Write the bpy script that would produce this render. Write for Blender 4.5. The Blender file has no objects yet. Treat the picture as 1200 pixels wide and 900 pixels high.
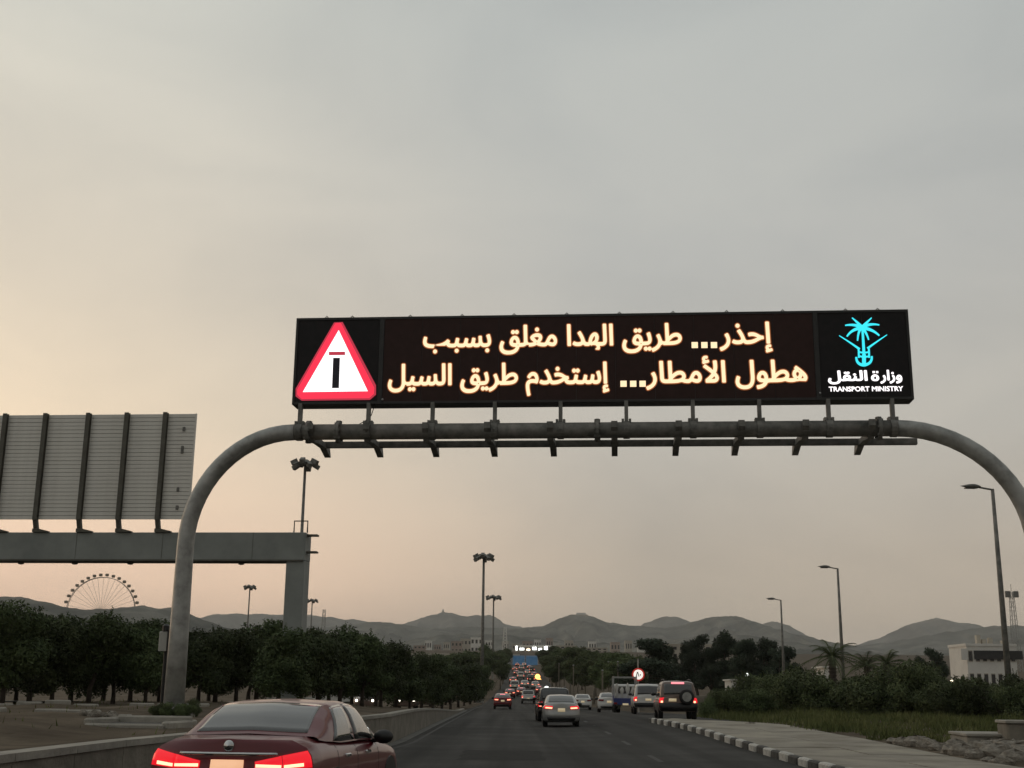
import bpy, math, random
from mathutils import Matrix, Vector
S = bpy.context.scene
COL = S.collection
R = math.radians
random.seed(7)

# ------------------------------------------------------------------ camera
F, CX, CY = 1450.0, 600.0, 450.0            # focal length in pixels of the 1200x900 photograph
PITCH, ROLL = R(14.1), 0.011
CAMZ = 1.56
M3 = Matrix.Rotation(math.pi / 2 + PITCH, 3, 'X') @ Matrix.Rotation(ROLL, 3, 'Z')
cd = bpy.data.cameras.new('camera'); cam = bpy.data.objects.new('camera', cd); COL.objects.link(cam)
cd.sensor_width = 36.0; cd.lens = 36.0 * F / 1200.0; cd.clip_start = 0.1; cd.clip_end = 40000
mw = M3.to_4x4(); mw.translation = (0, 0, CAMZ); cam.matrix_world = mw
S.camera = cam

def ray(px, py): return M3 @ Vector(((px - CX) / F, (CY - py) / F, -1.0))
def P(px, py, D):
    d = ray(px, py); t = D / d.y
    return Vector((d.x * t, D, CAMZ + d.z * t))
def X(px, D, py=812): return P(px, py, D).x
def on(px, py, c, psi):                      # a point of an upright plane through c, as (along, height)
    d = ray(px, py); n = Vector((math.sin(psi), math.cos(psi), 0)); u = Vector((math.cos(psi), -math.sin(psi), 0))
    o = Vector((0, 0, CAMZ)); t = (c - o).dot(n) / d.dot(n); p = o + d * t
    return (p - c).dot(u), p.z

# ------------------------------------------------------------------ light: dusk under thin high cloud
S.view_settings.view_transform = 'Standard'; S.view_settings.look = 'None'
S.view_settings.exposure = 0.2; S.view_settings.gamma = 1.0; S.view_settings.use_curve_mapping = False
SUN_EL, SUN_AZ = R(3.0), R(-48.0)            # azimuth from +Y, towards -X
sd = Vector((math.sin(SUN_AZ) * math.cos(SUN_EL), math.cos(SUN_AZ) * math.cos(SUN_EL), math.sin(SUN_EL)))
W = bpy.data.worlds.new('World'); S.world = W; W.use_nodes = True
nt = W.node_tree; nt.nodes.clear()
def N(t, **k):
    n = nt.nodes.new(t)
    for a, b in k.items(): setattr(n, a, b)
    return n
L = nt.links.new
sky = N('ShaderNodeTexSky', sky_type='NISHITA', sun_disc=False, sun_elevation=SUN_EL, sun_rotation=SUN_AZ, air_density=1.5, dust_density=4.0)
tc = N('ShaderNodeTexCoord')
sep = N('ShaderNodeSeparateXYZ'); L(tc.outputs['Generated'], sep.inputs[0])
def ramp(stops, src):
    r = N('ShaderNodeValToRGB'); e = r.color_ramp
    e.elements[0].position, e.elements[0].color = stops[0][0], (*stops[0][1], 1)
    e.elements[1].position, e.elements[1].color = stops[-1][0], (*stops[-1][1], 1)
    for p, c in stops[1:-1]: e.elements.new(p).color = (*c, 1)
    L(src, r.inputs[0]); return r.outputs[0]
def math_(op, a, b=None):
    n = N('ShaderNodeMath', operation=op)
    for i, v in enumerate((a, b)):
        if v is None: continue
        if isinstance(v, (int, float)): n.inputs[i].default_value = v
        else: L(v, n.inputs[i])
    return n.outputs[0]
def mixc(fac, a, b, bt='MIX'):
    n = N('ShaderNodeMix', data_type='RGBA', blend_type=bt)
    if isinstance(fac, (int, float)): n.inputs[0].default_value = fac
    else: L(fac, n.inputs[0])
    for i, v in ((6, a), (7, b)):
        if isinstance(v, tuple): n.inputs[i].default_value = (*v, 1)
        else: L(v, n.inputs[i])
    return n.outputs[2]
# overcast veil: colour by height, warm towards the set sun
base = ramp([(0.0, (.62, .52, .42)), (.06, (.57, .485, .385)), (.105, (.535, .465, .38)), (.20, (.51, .485, .435)), (.34, (.465, .468, .448)), (.5, (.455, .475, .46)), (1.0, (.43, .45, .44))], sep.outputs[2])
warm = ramp([(0.0, (1.22, .80, .53)), (.09, (1.14, .80, .57)), (.20, (.98, .79, .57)), (.305, (.82, .71, .56)), (.51, (.72, .70, .61)), (.70, (.55, .56, .53)), (1.0, (.40, .42, .42))], sep.outputs[2])
dot = N('ShaderNodeVectorMath', operation='DOT_PRODUCT'); L(tc.outputs['Generated'], dot.inputs[0]); dot.inputs[1].default_value = (math.sin(SUN_AZ), math.cos(SUN_AZ), 0.05)
glow = N('ShaderNodeMapRange', interpolation_type='SMOOTHSTEP'); L(dot.outputs['Value'], glow.inputs[0]); glow.inputs[1].default_value = .56; glow.inputs[2].default_value = .98
dusk = N('ShaderNodeMapRange', interpolation_type='SMOOTHSTEP'); L(dot.outputs['Value'], dusk.inputs[0]); dusk.inputs[1].default_value = -1; dusk.inputs[2].default_value = .5; dusk.inputs[3].default_value = .55; dusk.inputs[4].default_value = 1
base = mixc(1.0, base, dusk.outputs[0], 'MULTIPLY')
veil = mixc(glow.outputs[0], base, warm)
mp = N('ShaderNodeMapping'); mp.inputs['Scale'].default_value = (1.6, 1.6, 3.4); mp.inputs['Rotation'].default_value = (.2, .35, 0); L(tc.outputs['Generated'], mp.inputs[0])
no = N('ShaderNodeTexNoise'); no.inputs['Scale'].default_value = 2.2; no.inputs['Detail'].default_value = 5; no.inputs['Roughness'].default_value = .5; no.inputs['Distortion'].default_value = .5; L(mp.outputs[0], no.inputs[0])
cl = ramp([(.32, (.90, .91, .925)), (.52, (1., 1., 1.)), (.70, (1.075, 1.065, 1.05))], no.outputs[0])
veil = mixc(1.0, veil, cl, 'MULTIPLY')
veil10 = mixc(1.0, veil, (10., 10., 10.), 'MULTIPLY')
tot = mixc(.94, sky.outputs[0], veil10)
bg = N('ShaderNodeBackground'); bg.inputs[1].default_value = 0.1; L(tot, bg.inputs[0])
wo = N('ShaderNodeOutputWorld'); L(bg.outputs[0], wo.inputs[0])
sl = bpy.data.lights.new('sun', 'SUN'); sl.energy = 0.5; sl.angle = R(14); sl.color = (1, .72, .45)
so = bpy.data.objects.new('sun', sl); COL.objects.link(so); so.rotation_euler = sd.to_track_quat('Z', 'Y').to_euler()

# ------------------------------------------------------------------ materials
def mat(name, c1, c2=None, rough=.7, metal=0., scale=6., bump=0., bscale=None, em=None, es=1., spec=.5, coord='Object', detail=5, c3=None, coat=0., vary=0.):
    m = bpy.data.materials.new(name); m.use_nodes = True; t = m.node_tree; b = t.nodes['Principled BSDF']
    b.inputs['Roughness'].default_value = rough; b.inputs['Metallic'].default_value = metal; b.inputs['Specular IOR Level'].default_value = spec
    b.inputs['Coat Weight'].default_value = coat
    b.inputs['Base Color'].default_value = (*c1, 1)
    if em:
        b.inputs['Emission Color'].default_value = (*em, 1); b.inputs['Emission Strength'].default_value = es
    if c2 or bump:
        tcn = t.nodes.new('ShaderNodeTexCoord'); n = t.nodes.new('ShaderNodeTexNoise')
        n.inputs['Scale'].default_value = scale; n.inputs['Detail'].default_value = detail; n.inputs['Roughness'].default_value = .62
        t.links.new(tcn.outputs[coord], n.inputs[0])
        if c2:
            r = t.nodes.new('ShaderNodeValToRGB'); r.color_ramp.elements[0].position = .34; r.color_ramp.elements[1].position = .68
            r.color_ramp.elements[0].color = (*c1, 1); r.color_ramp.elements[1].color = (*c2, 1)
            if c3: r.color_ramp.elements.new(.5).color = (*c3, 1)
            t.links.new(n.outputs[0], r.inputs[0]); t.links.new(r.outputs[0], b.inputs['Base Color'])
            if vary:                          # every plant its own shade of green
                oi = t.nodes.new('ShaderNodeObjectInfo'); hs = t.nodes.new('ShaderNodeHueSaturation'); mr = t.nodes.new('ShaderNodeMapRange'); mr.inputs[3].default_value = 1 - vary * .6; mr.inputs[4].default_value = 1 + vary
                mh = t.nodes.new('ShaderNodeMapRange'); mh.inputs[3].default_value = .485; mh.inputs[4].default_value = .505
                t.links.new(oi.outputs['Random'], mr.inputs[0]); t.links.new(oi.outputs['Random'], mh.inputs[0]); t.links.new(mr.outputs[0], hs.inputs['Value']); t.links.new(mh.outputs[0], hs.inputs['Hue']); t.links.new(r.outputs[0], hs.inputs['Color']); t.links.new(hs.outputs[0], b.inputs['Base Color'])
        if bump:
            n2 = t.nodes.new('ShaderNodeTexNoise'); n2.inputs['Scale'].default_value = bscale or scale * 4; n2.inputs['Detail'].default_value = 4
            t.links.new(tcn.outputs[coord], n2.inputs[0])
            bp = t.nodes.new('ShaderNodeBump'); bp.inputs['Strength'].default_value = bump; bp.inputs['Distance'].default_value = .05
            t.links.new(n2.outputs[0], bp.inputs['Height']); t.links.new(bp.outputs[0], b.inputs['Normal'])
    return m
M = {}
M['asphalt'] = mat('asphalt', (.024, .0235, .022), (.040, .0385, .036), rough=.88, scale=.35, bump=.35, bscale=30, c3=(.030, .029, .027), spec=.2)
M['asphalt2'] = mat('worn_asphalt', (.10, .098, .09), (.15, .145, .13), rough=.9, scale=.3, bump=.3, bscale=20)
M['asphalt_new'] = mat('patched_asphalt', (.017, .0168, .016), (.028, .027, .025), rough=.9, scale=1.5, bump=.3, bscale=30, spec=.2)
def road_wear(m):                             # polished wheel tracks and dusty strips run along the lanes
    t = m.node_tree; b = t.nodes['Principled BSDF']; src = b.inputs['Base Color'].links[0].from_socket
    c = t.nodes.new('ShaderNodeTexCoord'); mp = t.nodes.new('ShaderNodeMapping'); mp.inputs['Scale'].default_value = (1.15, .018, 1); n = t.nodes.new('ShaderNodeTexNoise'); n.inputs['Scale'].default_value = 1; n.inputs['Detail'].default_value = 4
    r = t.nodes.new('ShaderNodeMapRange'); r.inputs[1].default_value = .3; r.inputs[2].default_value = .7; r.inputs[3].default_value = .55; r.inputs[4].default_value = 1.85
    n2 = t.nodes.new('ShaderNodeTexNoise'); n2.inputs['Scale'].default_value = .16; n2.inputs['Detail'].default_value = 8; n2.inputs['Roughness'].default_value = .7
    r2 = t.nodes.new('ShaderNodeMapRange'); r2.inputs[1].default_value = .35; r2.inputs[2].default_value = .65; r2.inputs[3].default_value = .8; r2.inputs[4].default_value = 1.25
    k = t.links.new; k(c.outputs['Object'], mp.inputs[0]); k(mp.outputs[0], n.inputs[0]); k(n.outputs[0], r.inputs[0]); k(c.outputs['Object'], n2.inputs[0]); k(n2.outputs[0], r2.inputs[0])
    for f in (r, r2):
        x = t.nodes.new('ShaderNodeMix'); x.data_type = 'RGBA'; x.blend_type = 'MULTIPLY'; x.inputs[0].default_value = 1; k(src, x.inputs[6]); k(f.outputs[0], x.inputs[7]); src = x.outputs[2]
    k(src, b.inputs['Base Color'])
road_wear(M['asphalt'])
M['paint_worn'] = mat('worn_road_paint', (.026, .025, .023), (.062, .06, .056), rough=.85, scale=2.6)
M['dirt'] = mat('dirt', (.065, .05, .036), (.16, .128, .094), rough=1, scale=.45, bump=.8, bscale=6, c3=(.10, .08, .058), spec=.1, detail=9)
M['pavement'] = mat('concrete_pavement', (.21, .185, .145), (.38, .345, .275), rough=.95, scale=.55, bump=.35, bscale=9, c3=(.29, .265, .225), spec=.2, detail=8)
M['concrete'] = mat('concrete', (.15, .135, .11), (.25, .225, .185), rough=.95, scale=1.6, bump=.5, bscale=10, detail=8)
M['concrete_pale'] = mat('pale_concrete', (.25, .235, .205), (.37, .345, .30), rough=.95, scale=1.8, bump=.5, bscale=8, detail=8)
M['kerb_white'] = mat('white_kerb_paint', (.34, .33, .30), (.62, .60, .55), rough=.8, scale=5, bump=.4, c3=(.52, .50, .46))
M['kerb_black'] = mat('black_kerb_paint', (.035, .034, .032), (.10, .095, .085), rough=.85, scale=5, bump=.4)
M['rock'] = mat('rock', (.16, .14, .115), (.31, .28, .235), rough=.95, scale=2.5, bump=.9, bscale=6)
M['leaf_dark'] = mat('dark_leaves', (.034, .049, .020), (.084, .106, .045), rough=.75, scale=1.1, c3=(.054, .074, .030), spec=.2, vary=.45)
M['leaf_mid'] = mat('green_leaves', (.042, .058, .024), (.10, .12, .052), rough=.75, scale=1.0, c3=(.066, .086, .036), spec=.2, vary=.6)
M['leaf_far'] = mat('pine_needles', (.03, .042, .028), (.06, .076, .05), rough=.8, scale=.5, spec=.15, vary=.35)
M['grass'] = mat('grass', (.07, .088, .03), (.19, .185, .08), rough=.9, scale=.6, c3=(.115, .13, .048), spec=.15)
M['bark'] = mat('bark', (.045, .035, .026), (.09, .072, .055), rough=.95, scale=9, bump=.8)
M['bark_pale'] = mat('pale_bark', (.16, .14, .11), (.24, .21, .17), rough=.95, scale=9, bump=.6)
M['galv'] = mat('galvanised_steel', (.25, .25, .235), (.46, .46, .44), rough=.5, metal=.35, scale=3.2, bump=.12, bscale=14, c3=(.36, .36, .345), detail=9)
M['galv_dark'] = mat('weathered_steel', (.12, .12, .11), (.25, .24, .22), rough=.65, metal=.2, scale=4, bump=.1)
M['grey_paint'] = mat('grey_paint', (.21, .225, .215), (.29, .305, .29), rough=.6, scale=.9, bump=.05, c3=(.25, .265, .25))
M['alu'] = mat('aluminium_plank', (.68, .655, .60), (.82, .795, .74), rough=.5, metal=.05, scale=.8, c3=(.76, .735, .68))
M['rib'] = mat('dark_channel', (.085, .08, .062), (.13, .122, .10), rough=.7, scale=3)
M['black_box'] = mat('black_cabinet', (.016, .016, .016), (.026, .025, .024), rough=.5, scale=4)
M['screen_amber'] = mat('led_screen', (.009, .006, .005), (.016, .010, .009), rough=.5, scale=5, em=(.0048, .0018, .0014), es=1, spec=.2)  # faint brown emission paints in the glow bleeding from the letters
M['screen_black'] = mat('led_screen_black', (.009, .008, .009), (.015, .012, .013), rough=.5, scale=5, spec=.25)
M['led_amber'] = mat('amber_led', (.05, .04, .02), em=(1, .76, .47), es=1.06)
M['amber_glow'] = mat('painted_amber_glow', (.03, .015, .008), em=(.30, .085, .022), es=1)  # painted glow round the amber letters
M['led_white'] = mat('white_led', (.05, .05, .05), em=(1, .94, .95), es=1.35)
M['led_red'] = mat('red_led', (.05, .005, .01), em=(.95, .033, .075), es=1.0)
M['dark_red_and_glow'] = mat('dim_red_led_and_glow', (.05, .01, .01), em=(.42, .03, .055), es=1.0)  # dim red bar, and the painted glow round the triangle
M['led_cyan'] = mat('cyan_led', (.01, .05, .05), em=(.045, .78, .92), es=1.0)
M['led_off'] = mat('unlit_led', (.012, .010, .028), rough=.4)
M['chrome'] = mat('chrome', (.55, .55, .55), rough=.18, metal=1)
M['glass'] = mat('tinted_glass', (.035, .036, .036), rough=.08, spec=1.0, coat=.6)
M['rubber'] = mat('rubber', (.012, .012, .012), (.02, .02, .02), rough=.8, scale=8)
M['black_plastic'] = mat('black_plastic', (.012, .012, .012), rough=.45)
M['rim'] = mat('alloy', (.35, .35, .35), rough=.35, metal=.8)
M['car_red'] = mat('dark_red_paint', (.115, .004, .010), (.13, .006, .013), rough=.34, scale=3, coat=.45, spec=.4)
M['car_silver'] = mat('silver_paint', (.36, .36, .35), rough=.3, metal=.5, coat=.5)
M['car_white'] = mat('white_paint', (.62, .61, .58), rough=.35, coat=.4)
M['car_black'] = mat('black_paint', (.010, .010, .011), rough=.25, coat=.5)
M['car_grey'] = mat('grey_car_paint', (.15, .105, .085), rough=.3, metal=.3, coat=.5)
M['car_blue'] = mat('blue_paint', (.02, .035, .16), rough=.4, coat=.3)
M['lamp_red'] = mat('lit_tail_lamp', (.2, .01, .01), rough=.2, em=(.72, .010, .020), es=1.0)
M['lamp_pink'] = mat('high_brake_lamp', (.5, .2, .2), rough=.2, em=(1, .26, .30), es=1.3)
M['lamp_hot'] = mat('brake_light_strip', (.5, .2, .15), rough=.2, em=(1, .42, .24), es=2.2)
M['lamp_dim'] = mat('unlit_tail_lamp', (.18, .01, .012), rough=.15)
M['plate_lit'] = mat('lit_number_plate', (.6, .5, .4), rough=.5, em=(.82, .42, .22), es=.8)
M['plate'] = mat('number_plate', (.6, .58, .52), rough=.5, em=(.5, .38, .2), es=.5)
M['head_on'] = mat('lit_headlamp', (.8, .8, .8), em=(1, .93, .78), es=4)
M['white_light'] = mat('white_light', (.8, .8, .8), em=(.95, 1, .95), es=3)
M['warm_light'] = mat('warm_light', (.8, .7, .6), em=(1, .86, .62), es=2.4)
M['orange_light'] = mat('orange_light', (.8, .5, .2), em=(1, .42, .10), es=3)
M['wall_white'] = mat('white_wall', (.62, .60, .56), (.74, .72, .67), rough=.9, scale=.2)
M['wall_cream'] = mat('cream_wall', (.38, .34, .28), (.47, .43, .36), rough=.9, scale=.2)
M['wall_pink'] = mat('pinkish_wall', (.30, .23, .19), (.37, .29, .24), rough=.9, scale=.2)
M['window'] = mat('window_glass', (.02, .02, .022), rough=.1)
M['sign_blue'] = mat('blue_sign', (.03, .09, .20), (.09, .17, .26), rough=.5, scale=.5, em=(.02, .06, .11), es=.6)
M['sign_white'] = mat('white_sign', (.7, .68, .62), rough=.5, em=(1, .93, .86), es=.75)
M['sign_red'] = mat('red_sign', (.35, .02, .02), rough=.5, em=(.5, .03, .02), es=.5)
M['sign_black'] = mat('black_sign_print', (.02, .015, .01), rough=.6)
M['post_white'] = mat('white_panel', (.36, .36, .33), (.45, .44, .41), rough=.7, scale=3)
M['wheel_steel'] = mat('white_wheel_steel', (.30, .26, .20), rough=.6)
M['gondola'] = mat('gondola_paint', (.16, .12, .07), (.24, .18, .11), rough=.5, scale=.3)
M['hill'] = mat('hill_rock', (.09, .092, .082), (.24, .23, .20), rough=1, scale=.009, bump=1., bscale=.03, c3=(.15, .148, .13), spec=0, detail=12)
M['sack'] = mat('white_sack', (.5, .49, .46), (.62, .6, .56), rough=.9, scale=3)

# ------------------------------------------------------------------ mesh helpers
class MB:
    def __init__(s): s.v = []; s.f = []
    def add(s, vs, fs):
        o = len(s.v); s.v += [tuple(p) for p in vs]; s.f += [tuple(i + o for i in f) for f in fs]; return s
    def box(s, c, d, rz=0, rx=0, ry=0):
        m = Matrix.Rotation(rz, 3, 'Z') @ Matrix.Rotation(ry, 3, 'Y') @ Matrix.Rotation(rx, 3, 'X'); c = Vector(c)
        vs = [c + m @ Vector((d[0] * x / 2, d[1] * y / 2, d[2] * z / 2)) for x in (-1, 1) for y in (-1, 1) for z in (-1, 1)]
        return s.add(vs, [(0, 1, 3, 2), (4, 6, 7, 5), (0, 4, 5, 1), (2, 3, 7, 6), (0, 2, 6, 4), (1, 5, 7, 3)])
    def bevbox(s, c, d, b=.03, rz=0):        # box with chamfered upright and top edges
        m = Matrix.Rotation(rz, 3, 'Z'); c = Vector(c); x, y, z = d[0] / 2, d[1] / 2, d[2] / 2
        def ring(ix, zz): return [(-x + ix, -y + ix + b, zz), (-x + ix + b, -y + ix, zz), (x - ix - b, -y + ix, zz), (x - ix, -y + ix + b, zz), (x - ix, y - ix - b, zz), (x - ix - b, y - ix, zz), (-x + ix + b, y - ix, zz), (-x + ix, y - ix - b, zz)]
        vs = ring(0, -z) + ring(0, z - b) + ring(b, z)
        fs = [tuple(range(7, -1, -1)), tuple(range(16, 24))]
        for k in range(2):
            for i in range(8): j = (i + 1) % 8; fs.append((k * 8 + i, k * 8 + j, k * 8 + 8 + j, k * 8 + 8 + i))
        return s.add([c + m @ Vector(p) for p in vs], fs)
    def tube(s, pts, r, n=10, cap=True):
        pts = [Vector(p) for p in pts]; k = len(pts); rs = r if isinstance(r, (list, tuple)) else [r] * k
        vs = []; prev = None
        for i, p in enumerate(pts):
            t = (pts[min(i + 1, k - 1)] - pts[max(i - 1, 0)]).normalized()
            if prev is None: a = t.orthogonal().normalized()
            else:
                a = prev - t * prev.dot(t); a.normalize()
            prev = a; b = t.cross(a)
            vs += [p + (a * math.cos(2 * math.pi * j / n) + b * math.sin(2 * math.pi * j / n)) * rs[i] for j in range(n)]
        fs = [(i * n + j, i * n + (j + 1) % n, (i + 1) * n + (j + 1) % n, (i + 1) * n + j) for i in range(k - 1) for j in range(n)]
        if cap: fs += [tuple(range(n - 1, -1, -1)), tuple(range((k - 1) * n, k * n))]
        return s.add(vs, fs)
    def bar(s, a, b, w, h, up=(0, 0, 1)):
        a, b = Vector(a), Vector(b); t = (b - a).normalized(); u = Vector(up)
        x = t.cross(u)
        if x.length < 1e-4: x = t.cross(Vector((1, 0, 0)))
        x.normalize(); z = x.cross(t)
        vs = [p + x * (i * w / 2) + z * (j * h / 2) for p in (a, b) for i, j in ((-1, -1), (1, -1), (1, 1), (-1, 1))]
        return s.add(vs, [(3, 2, 1, 0), (4, 5, 6, 7), (0, 1, 5, 4), (1, 2, 6, 5), (2, 3, 7, 6), (3, 0, 4, 7)])
    def prism(s, poly, d0, d1, fn):           # polygon (a,b) extruded from depth d0 to d1; fn(a,b,d) -> xyz
        n = len(poly); vs = [fn(a, b, d0) for a, b in poly] + [fn(a, b, d1) for a, b in poly]
        return s.add(vs, [tuple(range(n)), tuple(range(2 * n - 1, n - 1, -1))] + [(i, i + n, (i + 1) % n + n, (i + 1) % n) for i in range(n)])
    def lathe(s, prof, n=16, axis='z', c=(0, 0, 0)):
        c = Vector(c); vs = []
        for r, h in prof:
            for j in range(n):
                a = 2 * math.pi * j / n; p = (r * math.cos(a), r * math.sin(a), h)
                if axis == 'x': p = (h, p[0], p[1])
                if axis == 'y': p = (p[0], h, p[1])
                vs.append(c + Vector(p))
        k = len(prof)
        return s.add(vs, [(i * n + j, i * n + (j + 1) % n, (i + 1) * n + (j + 1) % n, (i + 1) * n + j) for i in range(k - 1) for j in range(n)] + [tuple(range(n)), tuple(range((k - 1) * n, k * n))])
    def grid(s, fn, nu, nv):
        vs = [fn(u / nu, v / nv) for v in range(nv + 1) for u in range(nu + 1)]
        return s.add(vs, [(v * (nu + 1) + u, v * (nu + 1) + u + 1, (v + 1) * (nu + 1) + u + 1, (v + 1) * (nu + 1) + u) for v in range(nv) for u in range(nu)])
    def mesh(s, name, m, smooth=False):
        me = bpy.data.meshes.new(name); me.from_pydata(s.v, [], s.f); me.materials.append(m)
        if smooth: me.polygons.foreach_set('use_smooth', [True] * len(me.polygons))
        me.update(); return me
    def build(s, name, m, parent=None, smooth=False, fix=False):
        me = s.mesh(name, m, smooth)
        if fix:
            import bmesh
            b = bmesh.new(); b.from_mesh(me); bmesh.ops.recalc_face_normals(b, faces=b.faces); b.to_mesh(me); b.free()
        return link(name, me, parent)
def link(name, me, parent=None, loc=None, rz=0, sc=None):
    o = bpy.data.objects.new(name, me); COL.objects.link(o)
    if parent: o.parent = parent
    if loc is not None: o.location = loc
    if rz: o.rotation_euler[2] = rz
    if sc: o.scale = sc if isinstance(sc, (tuple, list)) else (sc, sc, sc)
    return o
def tag(o, label=None, cat=None, group=None, kind=None):
    for k, v in (('label', label), ('category', cat), ('group', group), ('kind', kind)):
        if v: o[k] = v
    return o
def thing(name, label, cat, loc=(0, 0, 0), rz=0, group=None, sc=None):
    return tag(link(name, None, None, loc, rz, sc), label, cat, group)
def copy_tree(o, parent=None):
    c = o.copy(); COL.objects.link(c)
    if parent: c.parent = parent
    for ch in list(o.children): copy_tree(ch, c)
    return c
def place(proto, loc, rz=0, label=None, group=None, sc=None, used=set()):
    o = proto if proto.name not in used else copy_tree(proto)
    used.add(o.name)
    o.location = loc; o.rotation_euler = (0, 0, rz)
    if sc: o.scale = sc if isinstance(sc, (tuple, list)) else (sc, sc, sc)
    if label: o['label'] = label
    if group: o['group'] = group
    elif 'group' in o: del o['group']
    return o

# ------------------------------------------------------------------ terrain
def lerp1(pts, x):
    if x <= pts[0][0]: return pts[0][1]
    for (a, b), (c, d) in zip(pts, pts[1:]):
        if x <= c: return b + (d - b) * (x - a) / (c - a)
    return pts[-1][1]
def sm(a, b, x):
    t = min(1, max(0, (x - a) / (b - a))); return t * t * (3 - 2 * t)
ZC = [(-100, 0), (20, 0), (60, .12), (115, .2), (174, .35), (205, .9), (290, 4.0), (450, 10), (600, 16), (800, 24), (1000, 36), (1400, 45), (9000, 60)]
def zc(y): return sum(lerp1(ZC, y * k) for k in (.92, .96, 1, 1.04, 1.08)) / 5
XLP = [(-60, -5.3), (18, -5.3), (40, -3.6), (120, -3.9), (200, -3.0), (290, -1.2), (600, -1.0), (900, -1)]
XRP = [(-60, 6.8), (57, 6.8), (61, 11.5), (100, 11.5), (150, 9.6), (290, 9.6), (600, 10.5), (900, 11)]
def XL(y): return lerp1(XLP, y)
def XR(y): return lerp1(XRP, y)
def H(x, y):
    return zc(y) + .33 * sm(2.5, 7.5, x) * sm(25, 56, y) * (1 - sm(75, 120, y))
def wallh(y): return .76 * (1 - sm(45, 112, y)) + .12 * (1 - sm(150, 220, y))
def G(x, y):                                  # ground surface
    z = H(x, y); xl, xr = XL(y), XR(y)
    if x < xl - .1:
        z += (wallh(y) - .04) * sm(xl - .30, xl - .5, x) + .22 * sm(xl - 1, xl - 5, x) * (1 - sm(50, 110, y)) * (1 - .9 * sm(-15, -19, x))
        z += .05 * math.sin(x * 1.7 + y * .9) * math.sin(y * .61 - x * .5) * sm(xl - .5, xl - 2, x) * (1 - sm(-16, -19, x))
    elif x > xr + .1:
        z += .10 * sm(xr + 3.4, xr + 5, x) + .10 * (math.sin(x * 1.1 + y * .5) * math.sin(y * .43 + x * .2)) * sm(11.5, 14, x)
    else: z -= .14
    return z
def axis_vals(fine, step, growth, far):
    out = []; a, b = fine; x = a
    while x < b: out.append(x); x += step
    st = step
    while x < far: out.append(x); st *= growth; x += st
    st = step; x = a - step; pre = []
    while x > -far: pre.append(x); st *= growth; x -= st
    return sorted(pre) + out
xs = axis_vals((-24, 18), .4, 1.13, 9500); ys = axis_vals((6, 75), .8, 1.06, 9500)
g = MB(); nx = len(xs)
g.v = [(x, y, G(x, y)) for y in ys for x in xs]
g.f = [(j * nx + i, j * nx + i + 1, (j + 1) * nx + i + 1, (j + 1) * nx + i) for j in range(len(ys) - 1) for i in range(nx - 1)]
tag(g.build('ground', M['dirt'], smooth=True), kind='structure')
def strip(name, xa, xb, y0, y1, dz, m, n=8, step=2.5, hf=H):
    k = max(2, int((y1 - y0) / step))
    def yv(v): return y0 + (y1 - y0) * v
    b = MB().grid(lambda u, v: (xa(yv(v)) + (xb(yv(v)) - xa(yv(v))) * u, yv(v), hf(xa(yv(v)) + (xb(yv(v)) - xa(yv(v))) * u, yv(v)) + dz), n, k)
    return tag(b.build(name, m, smooth=True), kind='structure')
strip('road', XL, XR, -60, 900, 0, M['asphalt'], 14, 2.5)
strip('opposite_road', lambda y: -30.5, lambda y: -19.5, -60, 600, .17, M['asphalt2'], 8, 4, G)
# worn lane dashes, barely readable in the dusk
k = 0
for lane in (3.9,):
    y = 18 + lane
    while y < 120:
        hx = lambda yy, l=lane: l - .6 + yy * .012 if yy > 0 else l
        o = strip('lane_marking' if k == 0 else 'lane_marking', lambda yy: hx(yy) - .07, lambda yy: hx(yy) + .07, y, y + 3, .006, M['paint_worn'], 1, 1.0)
        y += 9; k += 1
strip('edge_line', lambda y: XL(y) + .55, lambda y: XL(y) + .68, 8, 150, .006, M['paint_worn'], 1, 2.5)

for x0, x1, y0, y1 in ((-1.2, .9, 31, 36), (3.9, 6.2, 24.5, 27), (-3.2, -1.9, 48, 58), (1.6, 3.2, 68, 74)):
    strip('road_patch', lambda y, a=x0: a + .06 * math.sin(y * 3), lambda y, a=x1: a + .05 * math.sin(y * 2 + 1), y0, y1, .004, M['asphalt_new'], 3, 1.0)
# raised footway with painted kerb stones
KX = lambda y: 6.8 - .25 * sm(46, 58, y)
footway = tag(link('footway', None), kind='structure')
def fwp(u, y): return ((KX(y) + .16) * (1 - u) + (11.0 - 3.0 * sm(50, 59, y)) * u, y, H(8, y) + .135 + .010 * math.sin(u * 9 + y * .45))
y = -10.0
while y < 58.9:                               # cast bays, three metres long and two across, with open joints
    for k in range(2):
        dz = random.uniform(-.006, .006); tl = random.uniform(-.004, .004); y1 = min(59, y + 3.0) - .03
        b_ = MB().grid(lambda u, v: (lambda p: (p[0], p[1], p[2] + dz + tl * (u - .5)))(fwp(k * .5 + .004 + u * .492, y + (y1 - y) * v)), 3, 5)
        n_ = len(b_.v); b_.v += [(x_, y_, z_ - .12) for x_, y_, z_ in b_.v]; w_ = 4
        ed = list(range(4)) + [j * 4 + 3 for j in range(1, 6)] + [5 * 4 + i for i in range(2, -1, -1)] + [j * 4 for j in range(4, 0, -1)]
        b_.f += [(ed[i], ed[i - 1], ed[i - 1] + n_, ed[i] + n_) for i in range(len(ed))]
        b_.build('paving_slab', M['pavement'], footway)
    y += 3.0
MB().grid(lambda u, v: (lambda p: (p[0], p[1], p[2] - .035))(fwp(u, -10 + 69 * v)), 4, 60).build('bedding', M['dirt'], footway, True)
kerb = tag(link('kerb', None), kind='structure')
ms = [MB().bevbox((0, 0, 0), (.20, .93, .34), .035).mesh('kerb_stone', M[c]) for c in ('kerb_white', 'kerb_black')]
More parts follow.
